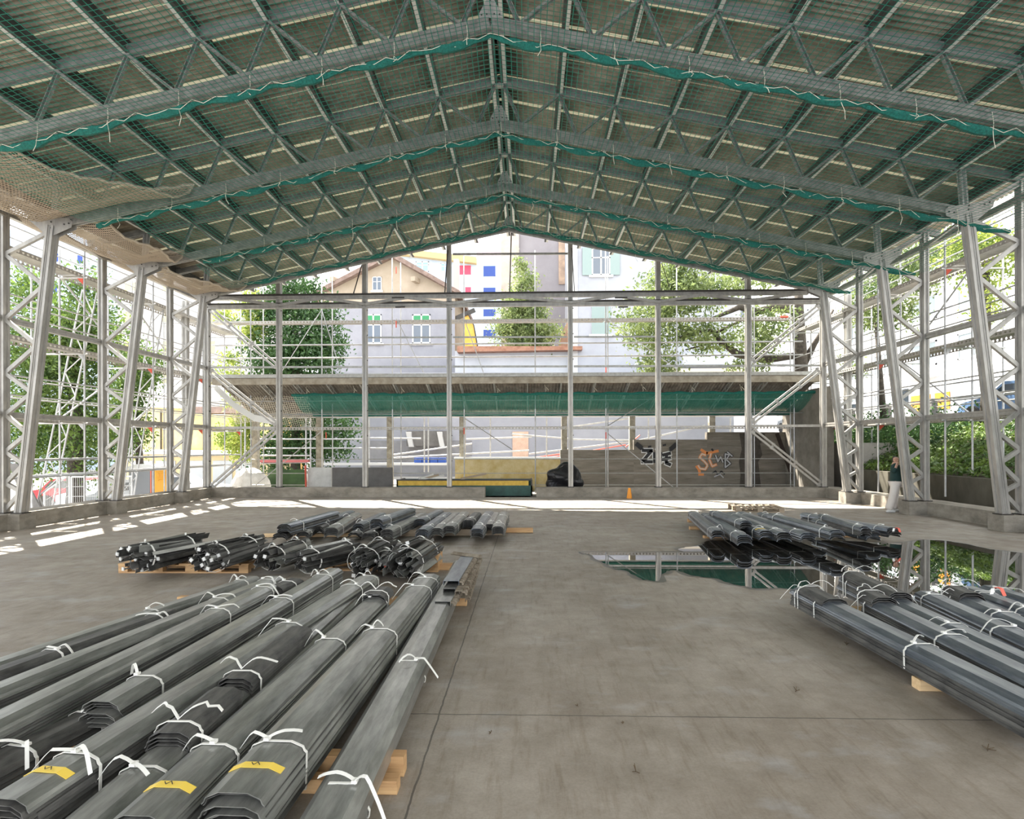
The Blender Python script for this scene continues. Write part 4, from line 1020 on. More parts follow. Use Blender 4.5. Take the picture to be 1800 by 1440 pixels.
p = [at(x, y, Y=yw-.35) for x, y in ((1237, 738), (1243, 738), (1238, 738), (1238, 755), (1234, 745), (1246, 745))]
# ---------------------------------------------------------------- things behind the back plinth
def pbox(name, x0, y0, x1, y1, Y, dep, m, label=None, cat=None, group=None, parent=None, org=None):
    a = at(x0, y0, Y=Y); b = at(x1, y1, Y=Y); lo = (a.x, Y, b.z); hi = (b.x, Y+dep, a.z)
    mb = MB().b2(lo, hi)
    if parent is not None:
        mb.v = [v-org for v in mb.v]; return mb.build(name, m, parent)
    o = mb.build(name, m); return tag(o, label, cat, group)
GRP = mat('dark_grey_panel', (.11, .105, .10), .7, 0, (.15, .145, .14), 2, 4); WHP = mat('white_sheeting', (.52, .52, .50), .7, 0, (.66, .66, .64), 3, 5)
a = at(584, 822, Y=23.2); b = at(690, 857, Y=23.2)
o = pbox('grey_hoarding', 584, 822, 690, 860, 23.2, .08, GRP, 'dark grey panel standing behind the back plinth', 'panel')
o = pbox('plastic_sheet', 541, 822, 583, 860, 23.3, .06, WHP, 'white crumpled sheet hung on the barrier left of the grey panel', 'sheet')
tag(MB().tube(at(537, 818, Y=23.2), at(538, 858, Y=23.2), .04).build('striped_post', RED), 'thin red post left of the white sheet', 'post')
# skip container
def container():
    Y = 22.3; a = at(697, 833, Y=Y); b = at(936, 870, Y=Y); c = Vector(((a.x+b.x)/2, Y, 0)); R = empty('skip_container', c, 'long green and yellow skip container behind the gap in the back plinth', 'container')
    zt_ = .72; x0, x1 = a.x-c.x, b.x-c.x
    GR = mat('dark_green_paint', (.012, .055, .045), .45, .1, (.02, .09, .07), 5, 5); YE = mat('chipped_yellow_paint', (.55, .33, .03), .5, 0, (.75, .50, .06), 5, 7)
    MB().b2((x0, 0, -.05), (x1, .06, .36)).build('side_panel', GR, R)
    MB().b2((x0, 1.3, -.05), (x1, 1.36, .55)).build('side_panel', GR, R)
    MB().b2((x0, .06, -.05), (x1, 1.3, .05)).build('floor_panel', GR, R)
    MB().b2((x0, .0, .36), (x1-.15, .07, .55)).build('yellow_band', YE, R)
    MB().b2((x0, -.03, .55), (x1, .08, .60)).build('rim', DARK, R)
    for x in (x0, x1-.06): MB().b2((x, .0, -.05), (x+.06, 1.36, .58)).build('end_panel', DARK, R)
    xx = x0+.5
    while xx < x1-.3: MB().b2((xx, -.04, -.03), (xx+.07, .0, .34)).build('rib', GR, R); xx += .72
    rnd = random.Random(4)
    for k in range(5):
        x = x0+.5+rnd.random()*2.2; MB().sweep((x, .3, .58), (x+rnd.uniform(.5, 1.1), .5, .68+rnd.random()*.12), [(-.2, 0), (.2, 0), (.15, .05), (-.1, .07)]).build('rubble_sheet', WHP if k % 2 else WOODG, R)
    return R
container()
# black covered heap
def blob(name, c, r, m, label, cat, seed=0, flat_=.0, res=3, amp=.12):
    bm = bmesh.new(); bmesh.ops.create_icosphere(bm, subdivisions=res, radius=1)
    rnd = random.Random(seed); ph = [rnd.uniform(0, 6) for _ in range(6)]
    for v in bm.verts:
        p = v.co; k = 1+amp*(math.sin(p.x*4+ph[0])*math.cos(p.y*3+ph[1])+.6*math.sin(p.z*6+ph[2]+p.x*3))
        v.co = Vector((p.x*r[0]*k, p.y*r[1]*k, max(-flat_, p.z*k)*r[2]))
    me = bpy.data.meshes.new(name); bm.to_mesh(me); bm.free(); me.materials.append(m); o = bpy.data.objects.new(name, me); COL.objects.link(o); o.location = c
    return tag(o, label, cat)
BLKT = mat('black_tarpaulin', (.008, .008, .010), .32, 0, bump=.8, bscale=3, col2=(.014, .014, .016))
a = at(990, 858, Y=22.9); R = blob('covered_heap', (a.x+.05, 22.9, .55), (.80, .5, .62), BLKT, 'heap wrapped in black tarpaulin behind the back plinth', 'heap', 8, .85, 4, .14)
# white big bag and stacked sheets at left
WB = mat('white_bag_fabric', (.62, .60, .56), .8, 0, (.76, .75, .72), 4, 5, bump=.4, bscale=6)
a = at(440, 850, Y=24.9); blob('big_bag', (a.x, 24.9, .15), (.85, .5, .85), WB, 'bulging white building bag behind the left part of the back plinth', 'bag', 5, .8, 3, .06)
# blue crates on a ledge
p = at(728, 812, Y=30)
for k in range(4): pbox('blue_crate', 728+k*14, 805, 741+k*14, 814, 30, .4, mat('blue_plastic', (.03, .09, .38), .5), '%s blue crate from left in the row beyond the skip' % ORD[k], 'crate', 'row of blue crates')
o = MB().bar(at(1366, 762, Y=25.6), at(1402, 862, Y=25.2), .12, .16).build('leaning_plank', BARKY); tag(o, 'dark brown plank leaning in the right corner of the shed', 'plank')
# ---------------------------------------------------------------- street scaffold pieces further back
R = empty('street_guard_scaffold', (0, 30, 0), 'tube railings and red deck edge along the street behind the shed', 'scaffold'); o0 = Vector((0, 30, 0))
def st(a, b, c, d, m=TUBE, r=.04, name='rail'): MB().tube(at(a, b, Y=30)-o0, at(c, d, Y=30)-o0, r).build(name, m, R)
REDP = mat('faded_red_edge', (.78, .25, .16), .6)
a = at(560, 729, Y=30)-o0; b = at(1090, 729, Y=30)-o0; MB().b2((a.x, 0, a.z-.09), (b.x, .05, a.z+.09)).build('red_deck_edge', REDP, R)
MB().b2((a.x-3, -.02, a.z-.16), (b.x+6, .4, a.z-.10)).build('deck', mat('pale_deck', (.6, .58, .55), .6), R)
for a, b, c, d in ((440, 772, 640, 772), (440, 788, 640, 788), (455, 801, 545, 801), (430, 815, 540, 813), (640, 770, 740, 771), (640, 788, 690, 788), (690, 800, 830, 780), (690, 805, 930, 792), (900, 763, 1000, 771), (1005, 750, 1110, 735), (820, 772, 935, 768), (930, 798, 1110, 776), (1000, 772, 1110, 774), (1120, 775, 1240, 748)): st(a, b, c, d)
for px in (431, 538, 546, 649, 746, 753, 862, 961, 1110, 1140, 1284): st(px, 735, px, 830)
for a, b, c, d in ((960, 806, 1100, 782), (930, 806, 985, 798), (1100, 786, 1125, 765)): st(a, b, c, d, RED, .03, 'red_white_tape')
pbox('street_deck', 455, 808, 541, 813, 29.8, .3, mat('red_brown_edge', (.45, .12, .12), .6), 'red-brown edge board of a street deck at left', 'board')
pbox('punched_deck', 560, 814, 790, 818, 29.9, .3, mat('pale_punched', (.6, .6, .6), .5), 'pale punched steel deck low behind the grey panel', 'deck')
# stairs / round signs / orange lamps skipped in distance: concrete balcony brackets
G = mat('grey_render', (.19, .19, .205), .9, 0, (.25, .25, .265), 1, 5)
# ---------------------------------------------------------------- buildings
LIL = mat('lilac_grey_render', (.24, .24, .27), .9, 0, (.31, .31, .34), .5, 7); BEI = mat('beige_render', (.33, .27, .20), .9, 0, (.41, .34, .265), .6, 6); WHR = mat('white_render', (.42, .44, .47), .9, 0, (.50, .51, .54), .4, 5)
GLS = mat('window_glass', (.10, .12, .15), .15, 0, spec=.8); FRM = mat('white_window_frame', (.75, .75, .74), .6); SHG = mat('pale_green_shutter', (.24, .31, .30), .7); GRN = mat('green_blind', (.04, .24, .10), .7)
TILE = mat('brown_tile', (.16, .11, .09), .85, 0, (.26, .19, .16), 3, 6); BLUS = mat('blue_shutter', (.025, .06, .26), .6); REDS = mat('red_shutter', (.50, .05, .10), .6); YELS = mat('yellow_shutter', (.70, .62, .25), .6)
def building(name, Y, outline_px, m, label, dep=9, cat='building'):
    c = at(outline_px[0][0], outline_px[0][1], Y=Y); c.z = -1; R = empty(name, c, label, cat, 'buildings around the site')
    pts = [at(x, y, Y=Y)-c for x, y in outline_px]
    MB().poly(pts, (0, dep, 0)).build('wall', m, R); return R, c, Y
def win(B, x0, y0, x1, y1, shutter=None, frame=FRM, glass=GLS, blind=None, cross=True, opened=False, sill=True):
    R, c, Y = B
    a = at(x0, y0, Y=Y)-c; b = at(x1, y1, Y=Y)-c; t = (b.x-a.x)
    f = MB(); k = t*.07
    for q in (((a.x, -.05, b.z), (a.x+k, .02, a.z)), ((b.x-k, -.05, b.z), (b.x, .02, a.z)), ((a.x, -.05, a.z-k), (b.x, .02, a.z)), ((a.x, -.05, b.z), (b.x, .02, b.z+k))): f.b2(*q)
    if cross:
        f.b2(((a.x+b.x)/2-k*.6, -.05, b.z), ((a.x+b.x)/2+k*.6, .02, a.z)); f.b2((a.x, -.05, b.z+(a.z-b.z)*.62), (b.x, .02, b.z+(a.z-b.z)*.62+k*.8))
    w = f.build('window', frame, R)
    MB().b2((a.x+k, -.02, b.z+k), (b.x-k, .0, a.z-k)).build('pane', glass, w)
    if blind: MB().b2((a.x+k, -.045, a.z-(a.z-b.z)*.22), (b.x-k, -.03, a.z-k)).build('blind', blind, w)
    if sill: MB().b2((a.x-k*2, -.14, b.z-.14), (b.x+k*2, 0, b.z)).build('sill', FRM, w)
    if shutter:
        if opened:
            hw = t*.5
            for s in (-1, 1):
                x = a.x-hw if s < 0 else b.x; MB().b2((x, -.09, b.z), (x+hw, -.04, a.z)).build('shutter', shutter, w)
        else: MB().b2((a.x, -.07, b.z), (b.x, -.052, a.z)).build('shutter', shutter, w)
    return w
def roofpoly(B, px, m=TILE, dep=10, off=-.6, name='roof', th=.25):
    R, c, Y = B; pts = [at(x, y, Y=Y)-c+Vector((0, off, 0)) for x, y in px]; MB().poly(pts, (0, dep, 0)).build(name, m, R)
# gabled house
B = building('gabled_house', 44, [(560, 516), (690, 452), (800, 512), (800, 880), (560, 880)], BEI, 'old gabled house with beige gable and green blinds behind the shed')
c = B[1]
a = at(560, 532, Y=44)-c; b = at(800, 880, Y=44)-c; MB().b2((a.x-.02, -.012, b.z), (b.x+.02, .0, a.z)).build('lower_wall', LIL, B[0])
roofpoly(B, [(548, 520), (690, 446), (812, 516), (812, 523), (690, 455), (548, 527)])
for x, y in ((583, 490), (726, 490)): 
    q = at(x, y, Y=43.3)-c; MB().bar(q, q+Vector((.3, .9, 0)), .35, .35).build('bracket', BEI, B[0])
win(B, 655, 487, 671, 511); win(B, 642, 553, 671, 604, blind=GRN); win(B, 725, 553, 757, 604, blind=GRN); win(B, 762, 618, 766, 622) if False else None
for k in range(1, 4): pass
# long low lilac wall and the house part with brown eave
B = building('street_wall_building', 38, [(545, 655), (1250, 655), (1250, 860), (545, 860)], mat('pale_lilac_render', (.25, .26, .30), .95, 0, (.32, .33, .37), .35, 8), 'long pale lilac street wall seen under and over the shed roof', 3)
c = B[1]
for px in (716, 770):
    q = at(px, 762, Y=37.6)-c; MB().poly([(q.x, -.9, q.z+.1), (q.x+.35, -.9, q.z+.1), (q.x+.35, -.9, q.z-.2), (q.x+.5, -.9, q.z-.9), (q.x+.2, -.9, q.z-.9)], (0, .9, 0)).build('bracket', mat('pale_concrete', (.5, .5, .5), .8), B[0])
a = at(718, 758, Y=38)-c; b = at(790, 784, Y=38)-c; MB().b2((a.x, -.6, b.z), (b.x, -.02, a.z)).build('dark_recess', GRP, B[0])
a = at(901, 759, Y=38)-c; b = at(929, 809, Y=38)-c; MB().b2((a.x, -.06, b.z), (b.x, 0, a.z)).build('sandstone_panel', mat('sandstone', (.50, .34, .26), .9, 0, (.58, .42, .33), 3, 5), B[0])
a = at(640, 775, Y=38)-c; b = at(830, 860, Y=38)-c; MB().b2((a.x, -.05, b.z), (b.x, 0, a.z)).build('grey_render_field', G, B[0])
B2 = building('eave_house', 41.2, [(800, 617), (1010, 617), (1010, 860), (800, 860)], WHR, 'low pale house part with a long brown eave left of the shuttered house', 2.4)
roofpoly(B2, [(806, 612), (1022, 612), (1022, 618), (806, 622)], mat('rust_brown_eave', (.22, .10, .06), .8, 0, (.34, .18, .12), 3, 6), 3.2, -.8)
# shuttered house at right of centre
B = building('shuttered_house', 41, [(1006, 300), (1290, 300), (1290, 860), (1006, 860)], mat('cool_white_render', (.32, .33, .37), .95, 0, (.38, .395, .43), .4, 6), 'pale rendered house with light green shutters behind the back wall', 8)
c = B[1]
win(B, 1040, 436, 1073, 484, SHG, opened=True); win(B, 1040, 540, 1073, 588, SHG, opened=False)
a = at(1000, 300, Y=41)-c; b = at(1016, 860, Y=41)-c; MB().b2((a.x, -.1, b.z), (b.x, 0, a.z)).build('corner_quoin', mat('bright_quoin', (.5, .5, .5), .9), B[0])
# big grey building, middle
B = building('grey_stone_building', 52, [(881, 330), (1004, 330), (1004, 860), (881, 860)], mat('mauve_grey_render', (.23, .21, .22), .95, 0, (.29, .27, .28), .3, 6), 'tall mauve grey building with a stone pilaster behind the pointed tree', 9)
c = B[1]
a = at(881, 410, Y=52)-c; b = at(913, 640, Y=52)-c; MB().b2((a.x, -.25, b.z), (b.x, 0, a.z)).build('pilaster', mat('stone_pilaster', (.42, .36, .30), .9, 0, (.52, .46, .40), 1, 5), B[0])
win(B, 888, 408, 910, 437)
a = at(982, 420, Y=52)-c; b = at(993, 500, Y=52)-c; MB().b2((a.x, -.1, b.z), (b.x, 0, a.z)).build('worn_brick_edge', mat('worn_brick', (.30, .22, .17), .9, 0, (.48, .34, .24), 2, 6), B[0])
# blue-white block with coloured shutters
B = building('coloured_shutter_block', 75, [(700, 448), (885, 458), (885, 860), (700, 860)], mat('blue_white_facade', (.42, .50, .60), .9, 0, (.48, .56, .64), .3, 4), 'blue-white apartment block with red and blue shutters', 9)
c = B[1]
roofpoly(B, [(690, 440), (720, 442), (838, 455), (838, 466), (720, 452), (690, 450)], mat('yellow_soffit', (.50, .37, .18), .8), 4, -.8)
win(B, 731, 460, 754, 478, glass=mat('sky_blue_glass', (.25, .42, .75), .2), sill=False); win(B, 775, 463, 790, 478, glass=MATS['sky_blue_glass'], sill=False)
for y0, y1 in ((468, 486), (506, 516), (544, 556), (580, 593), (618, 630)):
    win(B, 850, y0, 871, y1, BLUS, cross=False, sill=False)
for x, y, h in ((808, 467, 16), (818, 467, 16), (818, 505, 12), (780, 502, 8)): win(B, x, y, x+10, y+h, REDS, cross=False, sill=False)
# small red roofed top with chimney stacks
B = building('dormer_house', 80, [(838, 424), (884, 418), (884, 470), (838, 470)], mat('mauve_dormer', (.45, .33, .38), .8), 'mauve dormer top above the blue-white block', 6)
pbox('chimney', 797, 455, 807, 860, 60, 1, mat('pink_chimney_render', (.48, .38, .36), .9), 'pinkish round-topped chimney beside the post left of centre', 'chimney')
pbox('vent_pipe', 819, 427, 826, 475, 81, 1, WHR, 'white vent pipe above the coloured shutter block', 'pipe')
# yellow arched excavator arm
R = empty('digger_arm', at(825, 852, Y=44.3), 'orange yellow digger arm rising behind the scaffold', 'digger'); o0 = Vector(R.location); YM = mat('machine_yellow', (.75, .38, .04), .5, 0, (.82, .48, .08), 3, 4)
MB().poly([at(x, y, Y=44.3)-o0 for x, y in ((817, 851), (836, 851), (838, 600), (834, 575), (823, 553), (817, 556))], (0, .5, 0)).build('boom', YM, R)
MB().path([at(x, y, Y=44.1)-o0 for x, y in ((822, 550), (833, 572), (838, 600), (842, 622))], .05, 6).build('hydraulic_hose', DARK, R)
MB().bar(at(801, 560, Y=44.3)-o0, at(835, 545, Y=44.3)-o0, .25, .3).build('ram', DARK, R)
# salmon turret roof shape
a = at(993, 612, Y=43); R = empty('salmon_turret', a, 'salmon coloured curved wall piece above the brown eave', 'wall piece')
MB().poly([at(x, y, Y=43)-a for x, y in ((980, 618), (1002, 618), (1002, 565), (996, 568), (988, 585))], (0, .6, 0)).build('curved_wall', mat('salmon_render', (.42, .27, .2), .9), R)
# left: white blocks with yellow shutters, blue windows
B = building('yellow_shutter_block', 60, [(206, 415), (482, 415), (482, 860), (206, 860)], mat('warm_white_render', (.42, .41, .41), .95, 0, (.49, .48, .47), .3, 5), 'white apartment block with yellow shutters left of the gabled house', 9)
for x in (220, 287, 368):
    for y in (497, 548, 600, 655): win(B, x, y, x+(18 if x < 300 else 10), y+(15 if y < 500 else 22), YELS, cross=False)
win(B, 424, 542, 436, 553, BLUS, cross=False)
B = building('pale_blue_block', 72, [(-160, 398), (205, 410), (205, 860), (-160, 860)], mat('pale_blue_render', (.36, .43, .52), .95, 0, (.43, .50, .58), .3, 4), 'pale blue apartment block behind the big left tree', 9)
for x, y in ((96, 446), (137, 449), (92, 500), (36, 497), (66, 538), (20, 545), (150, 500)): win(B, x, y, x+9, y+14, BLUS, cross=False, sill=False)
# yellow house with tiled roof
B = building('yellow_tiled_house', 46, [(238, 716), (330, 716), (330, 870), (238, 870)], mat('yellow_render', (.60, .47, .24), .9, 0, (.70, .58, .34), 1, 4), 'yellow house with a pale tiled roof seen between the left columns', 7)
c = B[1]
pts = [at(x, y, Y=45.6)-c for x, y in ((228, 715), (332, 719))]; top = [at(x, y, Y=49)-c for x, y in ((305, 672), (240, 690))]
m = MB(); n = 22
for k in range(n):
    t = (k+.5)/n; p = pts[0].lerp(pts[1], t); q = top[1].lerp(top[0], t); m.sweep(p, q, [(.13*math.cos(a*math.pi/5)*1.0, .10*math.sin(a*math.pi/5)) for a in range(6)])
m.build('tiled_roof', mat('pale_old_tile', (.34, .32, .33), .8, 0, (.66, .64, .64), 9, 3, lo=.42, hi=.55), B[0])
win(B, 268, 776, 274, 787, cross=False, sill=False); 
q = at(283, 722, Y=45.9)-c; q2 = at(283, 790, Y=45.9)-c; MB().tube(q, q2, .06).build('downpipe', DARK, B[0])
B = building('yellow_low_building', 44, [(336, 728), (480, 728), (480, 860), (336, 860)], mat('ochre_yellow_render', (.60, .44, .16), .9, 0, (.68, .52, .24), 1, 4), 'ochre low building behind the bright climbing tree', 6)
roofpoly(B, [(330, 716), (470, 716), (470, 727), (330, 727)], TILE, 6, -.5)
B = building('garage_row', 38, [(205, 797), (470, 799), (470, 905), (205, 905)], mat('garage_wall', (.55, .45, .27), .9), 'row of garages with grey doors and pale flat roof in the left yard', 5)
c = B[1]; roofpoly(B, [(200, 792), (475, 794), (475, 800), (200, 798)], mat('pale_flat_roof', (.66, .66, .66), .8), 6, -.4)
for x in (235, 275, 335, 375, 415):
    a = at(x, 810, Y=38)-c; b = at(x+34, 860, Y=38)-c; MB().b2((a.x, -.06, b.z), (b.x, 0, a.z)).build('garage_door', mat('grey_door', (.42, .44, .46), .7), B[0])
# right: white apartment block along the street
def right_block():
    R = empty('white_apartment_block', (27, 20, 2.5), 'large white apartment block across the street on the right', 'building', 'buildings around the site'); c = Vector((27, 20, 2.5))
    MB().b2((0, -14, 0), (10, 46, 24)).build('wall', mat('bright_white_render', (.66, .67, .70), .9, 0, (.74, .75, .77), .3, 4), R)
    k = 0
    for iy in range(13):
        for iz in range(5):
            y = -12+iy*4.2; z = 1.6+iz*3.0
            f = MB()
            f.b2((-.06, y, z), (.0, y+.1, z+1.6)); f.b2((-.06, y+2.3, z), (0, y+2.4, z+1.6)); f.b2((-.06, y, z+1.5), (0, y+2.4, z+1.6)); f.b2((-.06, y, z), (0, y+2.4, z+.1)); f.b2((-.06, y+1.15, z), (0, y+1.25, z+1.6))
            w = f.build('window', mat('grey_window_frame', (.45, .46, .48), .6), R); MB().b2((-.02, y+.1, z+.1), (0, y+2.3, z+1.5)).build('pane', mat('pale_reflective_glass', (.34, .40, .42), .2, 0, spec=.8), w)
            if iz > 0 and iy % 2: MB().b2((-1.0, y-.3, z-.75), (0, y+2.7, z-.6)).build('balcony_slab', FRM, R)
    return R
right_block()
B = building('far_white_block', 70, [(1290, 470), (1470, 470), (1470, 860), (1290, 860)], WHR, 'distant white block behind the leafy tree on the right', 9)
for x in range(1300, 1455, 30):
    for y in (500, 545, 590): win(B, x, y, x+14, y+18, cross=False, sill=False)
# pale curved awning / cars roofs behind shed roof at right
pbox('pale_van_roof', 1180, 648, 1330, 662, 36, 2, mat('cream_roof', (.62, .56, .46), .6), 'cream flat roof peeking over the shed at right', 'roof')
pbox('white_parapet', 1200, 622, 1420, 640, 40, 1, WHR, 'white parapet band under the right tree', 'parapet')
# ---------------------------------------------------------------- right bank
def bank():
    CW2 = mat('mossy_retaining_wall', (.055, .05, .035), .9, 0, (.12, .11, .085), 1.5, 8, stretch=(1, 1, .4), lo=.35, hi=.7)
    tag(MB().b2((12.95, -6, -.3), (13.25, 21.9, 1.0)).build('retaining_wall', CW2), 'dark mossy retaining wall along the right side', 'wall')
    ER = mat('earth', (.05, .04, .025), .95, 0, (.10, .08, .05), 3, 5)
    m = MB(); nx = 10; xs = [13.2+.45*k for k in range(nx)]; ny = 40; b = 0
    for j in range(ny+1):
        y = -6+50*j/ny
        for k, x in enumerate(xs): m.v.append(Vector((x, y, .95+(2.75-.95)*min(1, (k/(nx-2)))+(.05*math.sin(y*2+x*3) if 0 < k < nx-2 else 0))))
    for j in range(ny):
        for k in range(nx-1): a = j*nx+k; m.f.append((a, a+1, a+nx+1, a+nx))
    struct(m.build('trim_5', ER))
    struct(MB().b2((17.2, -6, 2.3), (60, 90, 2.75)).build('trim_6', ASPH))
    struct(MB().b2((13.0, 21.9, -.5), (17.3, 60, 2.0)).build('trim_7', ASPH))
bank()
def leaf_mesh(name, gen, n, size, m, seed, parent=None, two=True):
    rnd = random.Random(seed); v = []; f = []
    for i in range(n):
        p, nrm = gen(rnd); s = size*rnd.uniform(.6, 1.3)
        a = Vector((rnd.gauss(0, 1), rnd.gauss(0, 1), rnd.gauss(0, .6))); 
        if nrm is not None: a = nrm*1.2+a*.8
        a.normalize(); t = a.orthogonal().normalized(); t = (Matrix.Rotation(rnd.uniform(0, 6.28), 3, a) @ t); u = a.cross(t); k = len(v)
        v += [p-t*s, p+u*s*.45+a*s*.1, p+t*s, p-u*s*.45+a*s*.1]; f.append((k, k+1, k+2, k+3))
    me = bpy.data.meshes.new(name); me.from_pydata(v, [], f); me.materials.append(m); o = bpy.data.objects.new(name, me); COL.objects.link(o)
    if parent is not None: o.parent = parent
    return o
def leaf_material(name, dark, light, tr=.35, sc=1.5):
    m = bpy.data.materials.new(name); m.use_nodes = True; n = m.node_tree; L = n.links.new; n.nodes.remove(n.nodes['Principled BSDF'])
    t = n.nodes.new('ShaderNodeTexCoord'); x = n.nodes.new('ShaderNodeTexNoise'); x.inputs['Scale'].default_value = sc; x.inputs['Detail'].default_value = 4; L(t.outputs['Object'], x.inputs['Vector'])
    r = n.nodes.new('ShaderNodeValToRGB'); r.color_ramp.elements[0].position = .35; r.color_ramp.elements[0].color = rgb(dark); r.color_ramp.elements[1].position = .65; r.color_ramp.elements[1].color = rgb(light); L(x.outputs['Fac'], r.inputs['Fac'])
    d = n.nodes.new('ShaderNodeBsdfDiffuse'); s = n.nodes.new('ShaderNodeBsdfTranslucent'); g = n.nodes.new('ShaderNodeBsdfGlossy'); g.inputs['Roughness'].default_value = .45; g.inputs['Color'].default_value = (.5, .5, .5, 1)
    L(r.outputs['Color'], d.inputs['Color']); L(r.outputs['Color'], s.inputs['Color'])
    mx = n.nodes.new('ShaderNodeMixShader'); mx.inputs[0].default_value = tr; L(d.outputs[0], mx.inputs[1]); L(s.outputs[0], mx.inputs[2])
    m2 = n.nodes.new('ShaderNodeMixShader'); m2.inputs[0].default_value = .06; L(mx.outputs[0], m2.inputs[1]); L(g.outputs[0], m2.inputs[2]); L(m2.outputs[0], n.nodes['Material Output'].inputs['Surface'])
    return m
LG = leaf_material('mid_green_leaf', (.03, .075, .015), (.16, .24, .045)); LY = leaf_material('bright_green_leaf', (.14, .22, .04), (.42, .48, .10), .45); LD = leaf_material('dark_green_leaf', (.02, .06, .015), (.06, .13, .035), .2); LP = leaf_material('pale_green_leaf', (.09, .14, .045), (.28, .34, .12), .4)
BARK = mat('dark_bark', (.035, .028, .022), .9, 0, (.09, .075, .06), 8, 6, bump=.5, bscale=20)
def ivy(rnd):
    k = rnd.random(); x = 13.1+k*3.9; y = rnd.uniform(4, 34); z = 1.0+(2.75-1.0)*min(1, max(0, (x-13.2)/3.6))+rnd.uniform(.02, .22)
    return Vector((x, y, z)), Vector((-.45, 0, .8))
tag(leaf_mesh('ivy_ground_cover', ivy, 42000, .075, LG, 5), 'dense ivy covering the bank above the retaining wall', 'ivy', kind='stuff')
def tree(name, base, trunk, blobs, n, size, m, label, seed, cat='tree', branches=(), tr=.2):
    """blobs: list of (centre, radii); branches: polylines with radii"""
    c = Vector(base); R = empty(name, c, label, cat)
    if trunk: MB().path([Vector(p)-c for p, r in trunk], .1, 9, [r for p, r in trunk]).build('trunk', BARK, R, smooth=True)
    for br in branches: MB().path([Vector(p)-c for p, r in br], .1, 7, [r for p, r in br]).build('branch', BARK, R, smooth=True)
    vol = [b[1][0]*b[1][1]*b[1][2] for b in blobs]; tot = sum(vol)
    cl = random.Random(seed); clumps = []
    for b, vv in zip(blobs, vol):
        for _ in range(max(3, int(n/70*vv/tot))):
            d = Vector((cl.gauss(0, 1), cl.gauss(0, 1), cl.gauss(0, 1))).normalized()*(cl.random()**.45)
            clumps.append((Vector(b[0])+Vector((d.x*b[1][0], d.y*b[1][1], d.z*b[1][2]))-c, min(b[1])*.22+.12))
    def gen(rnd):
        q, r = rnd.choice(clumps); return q+Vector((rnd.gauss(0, r), rnd.gauss(0, r), rnd.gauss(0, r*.8))), None
    o = leaf_mesh('crown', gen, n, size, m, seed+1, R); return R
def A(px, py, Y): return at(px, py, Y=Y)
# big left tree behind the scaffold
t0 = A(130, 870, 21.5); Yt = 21.5
tree('broadleaf_tree', (t0.x, Yt, -1), [((t0.x, Yt, -1), .3), ((t0.x+.1, Yt, 3), .24), ((t0.x-.1, Yt, 6.5), .12)],
     [(A(95, 640, 21.5), (1.9, 1.6, 2.2)), (A(150, 600, 21.5), (1.2, 1.5, 2.2)), (A(60, 770, 21.5), (1.6, 1.3, 1.6)), (A(150, 760, 21.5), (1.3, 1.3, 1.8)), (A(145, 500, 21.5), (.7, .8, .8)), (A(40, 520, 21.5), (1.0, 1, 1.0))], 26000, .085, LG, 'large sunlit broadleaf tree behind the left scaffold', 3)
tree('broadleaf_tree', (A(250, 860, 26).x, 26, -1), [((A(250, 860, 26).x, 26, -1), .2), ((A(240, 700, 26).x, 26, 4), .1)], [(A(222, 740, 26), (.9, .9, 2.2)), (A(245, 650, 26), (1.0, 1, 1.2))], 7000, .09, LG, 'narrow tree between the second and third left columns', 4)
# ivy-clad dark conifer behind the back wall
Yd = 33
tree('ivy_clad_tree', (A(520, 860, Yd).x, Yd, -.3), [((A(520, 860, Yd).x, Yd, -.3), .3), ((A(520, 500, Yd).x, Yd, 10), .12)],
     [(A(515, 560, Yd), (2.2, 1.6, 2.1)), (A(500, 640, Yd), (2.5, 1.6, 1.8)), (A(560, 610, Yd), (1.5, 1.4, 2.6)), (A(545, 760, Yd), (2.4, 1.4, 2.4)), (A(480, 790, Yd), (1.3, 1.3, 1.8)), (A(525, 505, Yd), (1.4, 1.0, .7))], 24000, .12, LD, 'dense dark ivy-clad tree left of the gabled house', 7)
tree('climber_tree', (A(455, 860, 31).x, 31, -.3), [((A(455, 860, 31).x, 31, -.3), .12), ((A(440, 760, 31).x, 31, 2.6), .06)], [(A(405, 772, 31), (.9, .7, .8)), (A(435, 745, 31), (.8, .7, .9)), (A(430, 800, 31), (.5, .6, .5)), (A(412, 660, 31), (.7, .6, 1.6)), (A(400, 560, 32), (.5, .5, .8)), (A(440, 560, 32), (.8, .5, 1.8))], 6500, .10, LY, 'bright yellow-green climbing shrub left of the dark tree', 8)
Yp = 42
tree('pointed_tree', (A(925, 640, Yp).x, Yp, -.3), [((A(925, 640, Yp).x, Yp, -.3), .3), ((A(917, 470, Yp).x, Yp, 14), .06)],
     [(A(918, 468, Yp), (.45, .5, 1.0)), (A(922, 500, Yp), (.9, .8, 1.3)), (A(920, 545, Yp), (1.7, 1.2, 1.5)), (A(925, 585, Yp), (2.4, 1.5, 1.2)), (A(925, 612, Yp), (1.9, 1.2, .5))], 13000, .12, LP, 'pale pointed tree in front of the tall mauve building', 9)
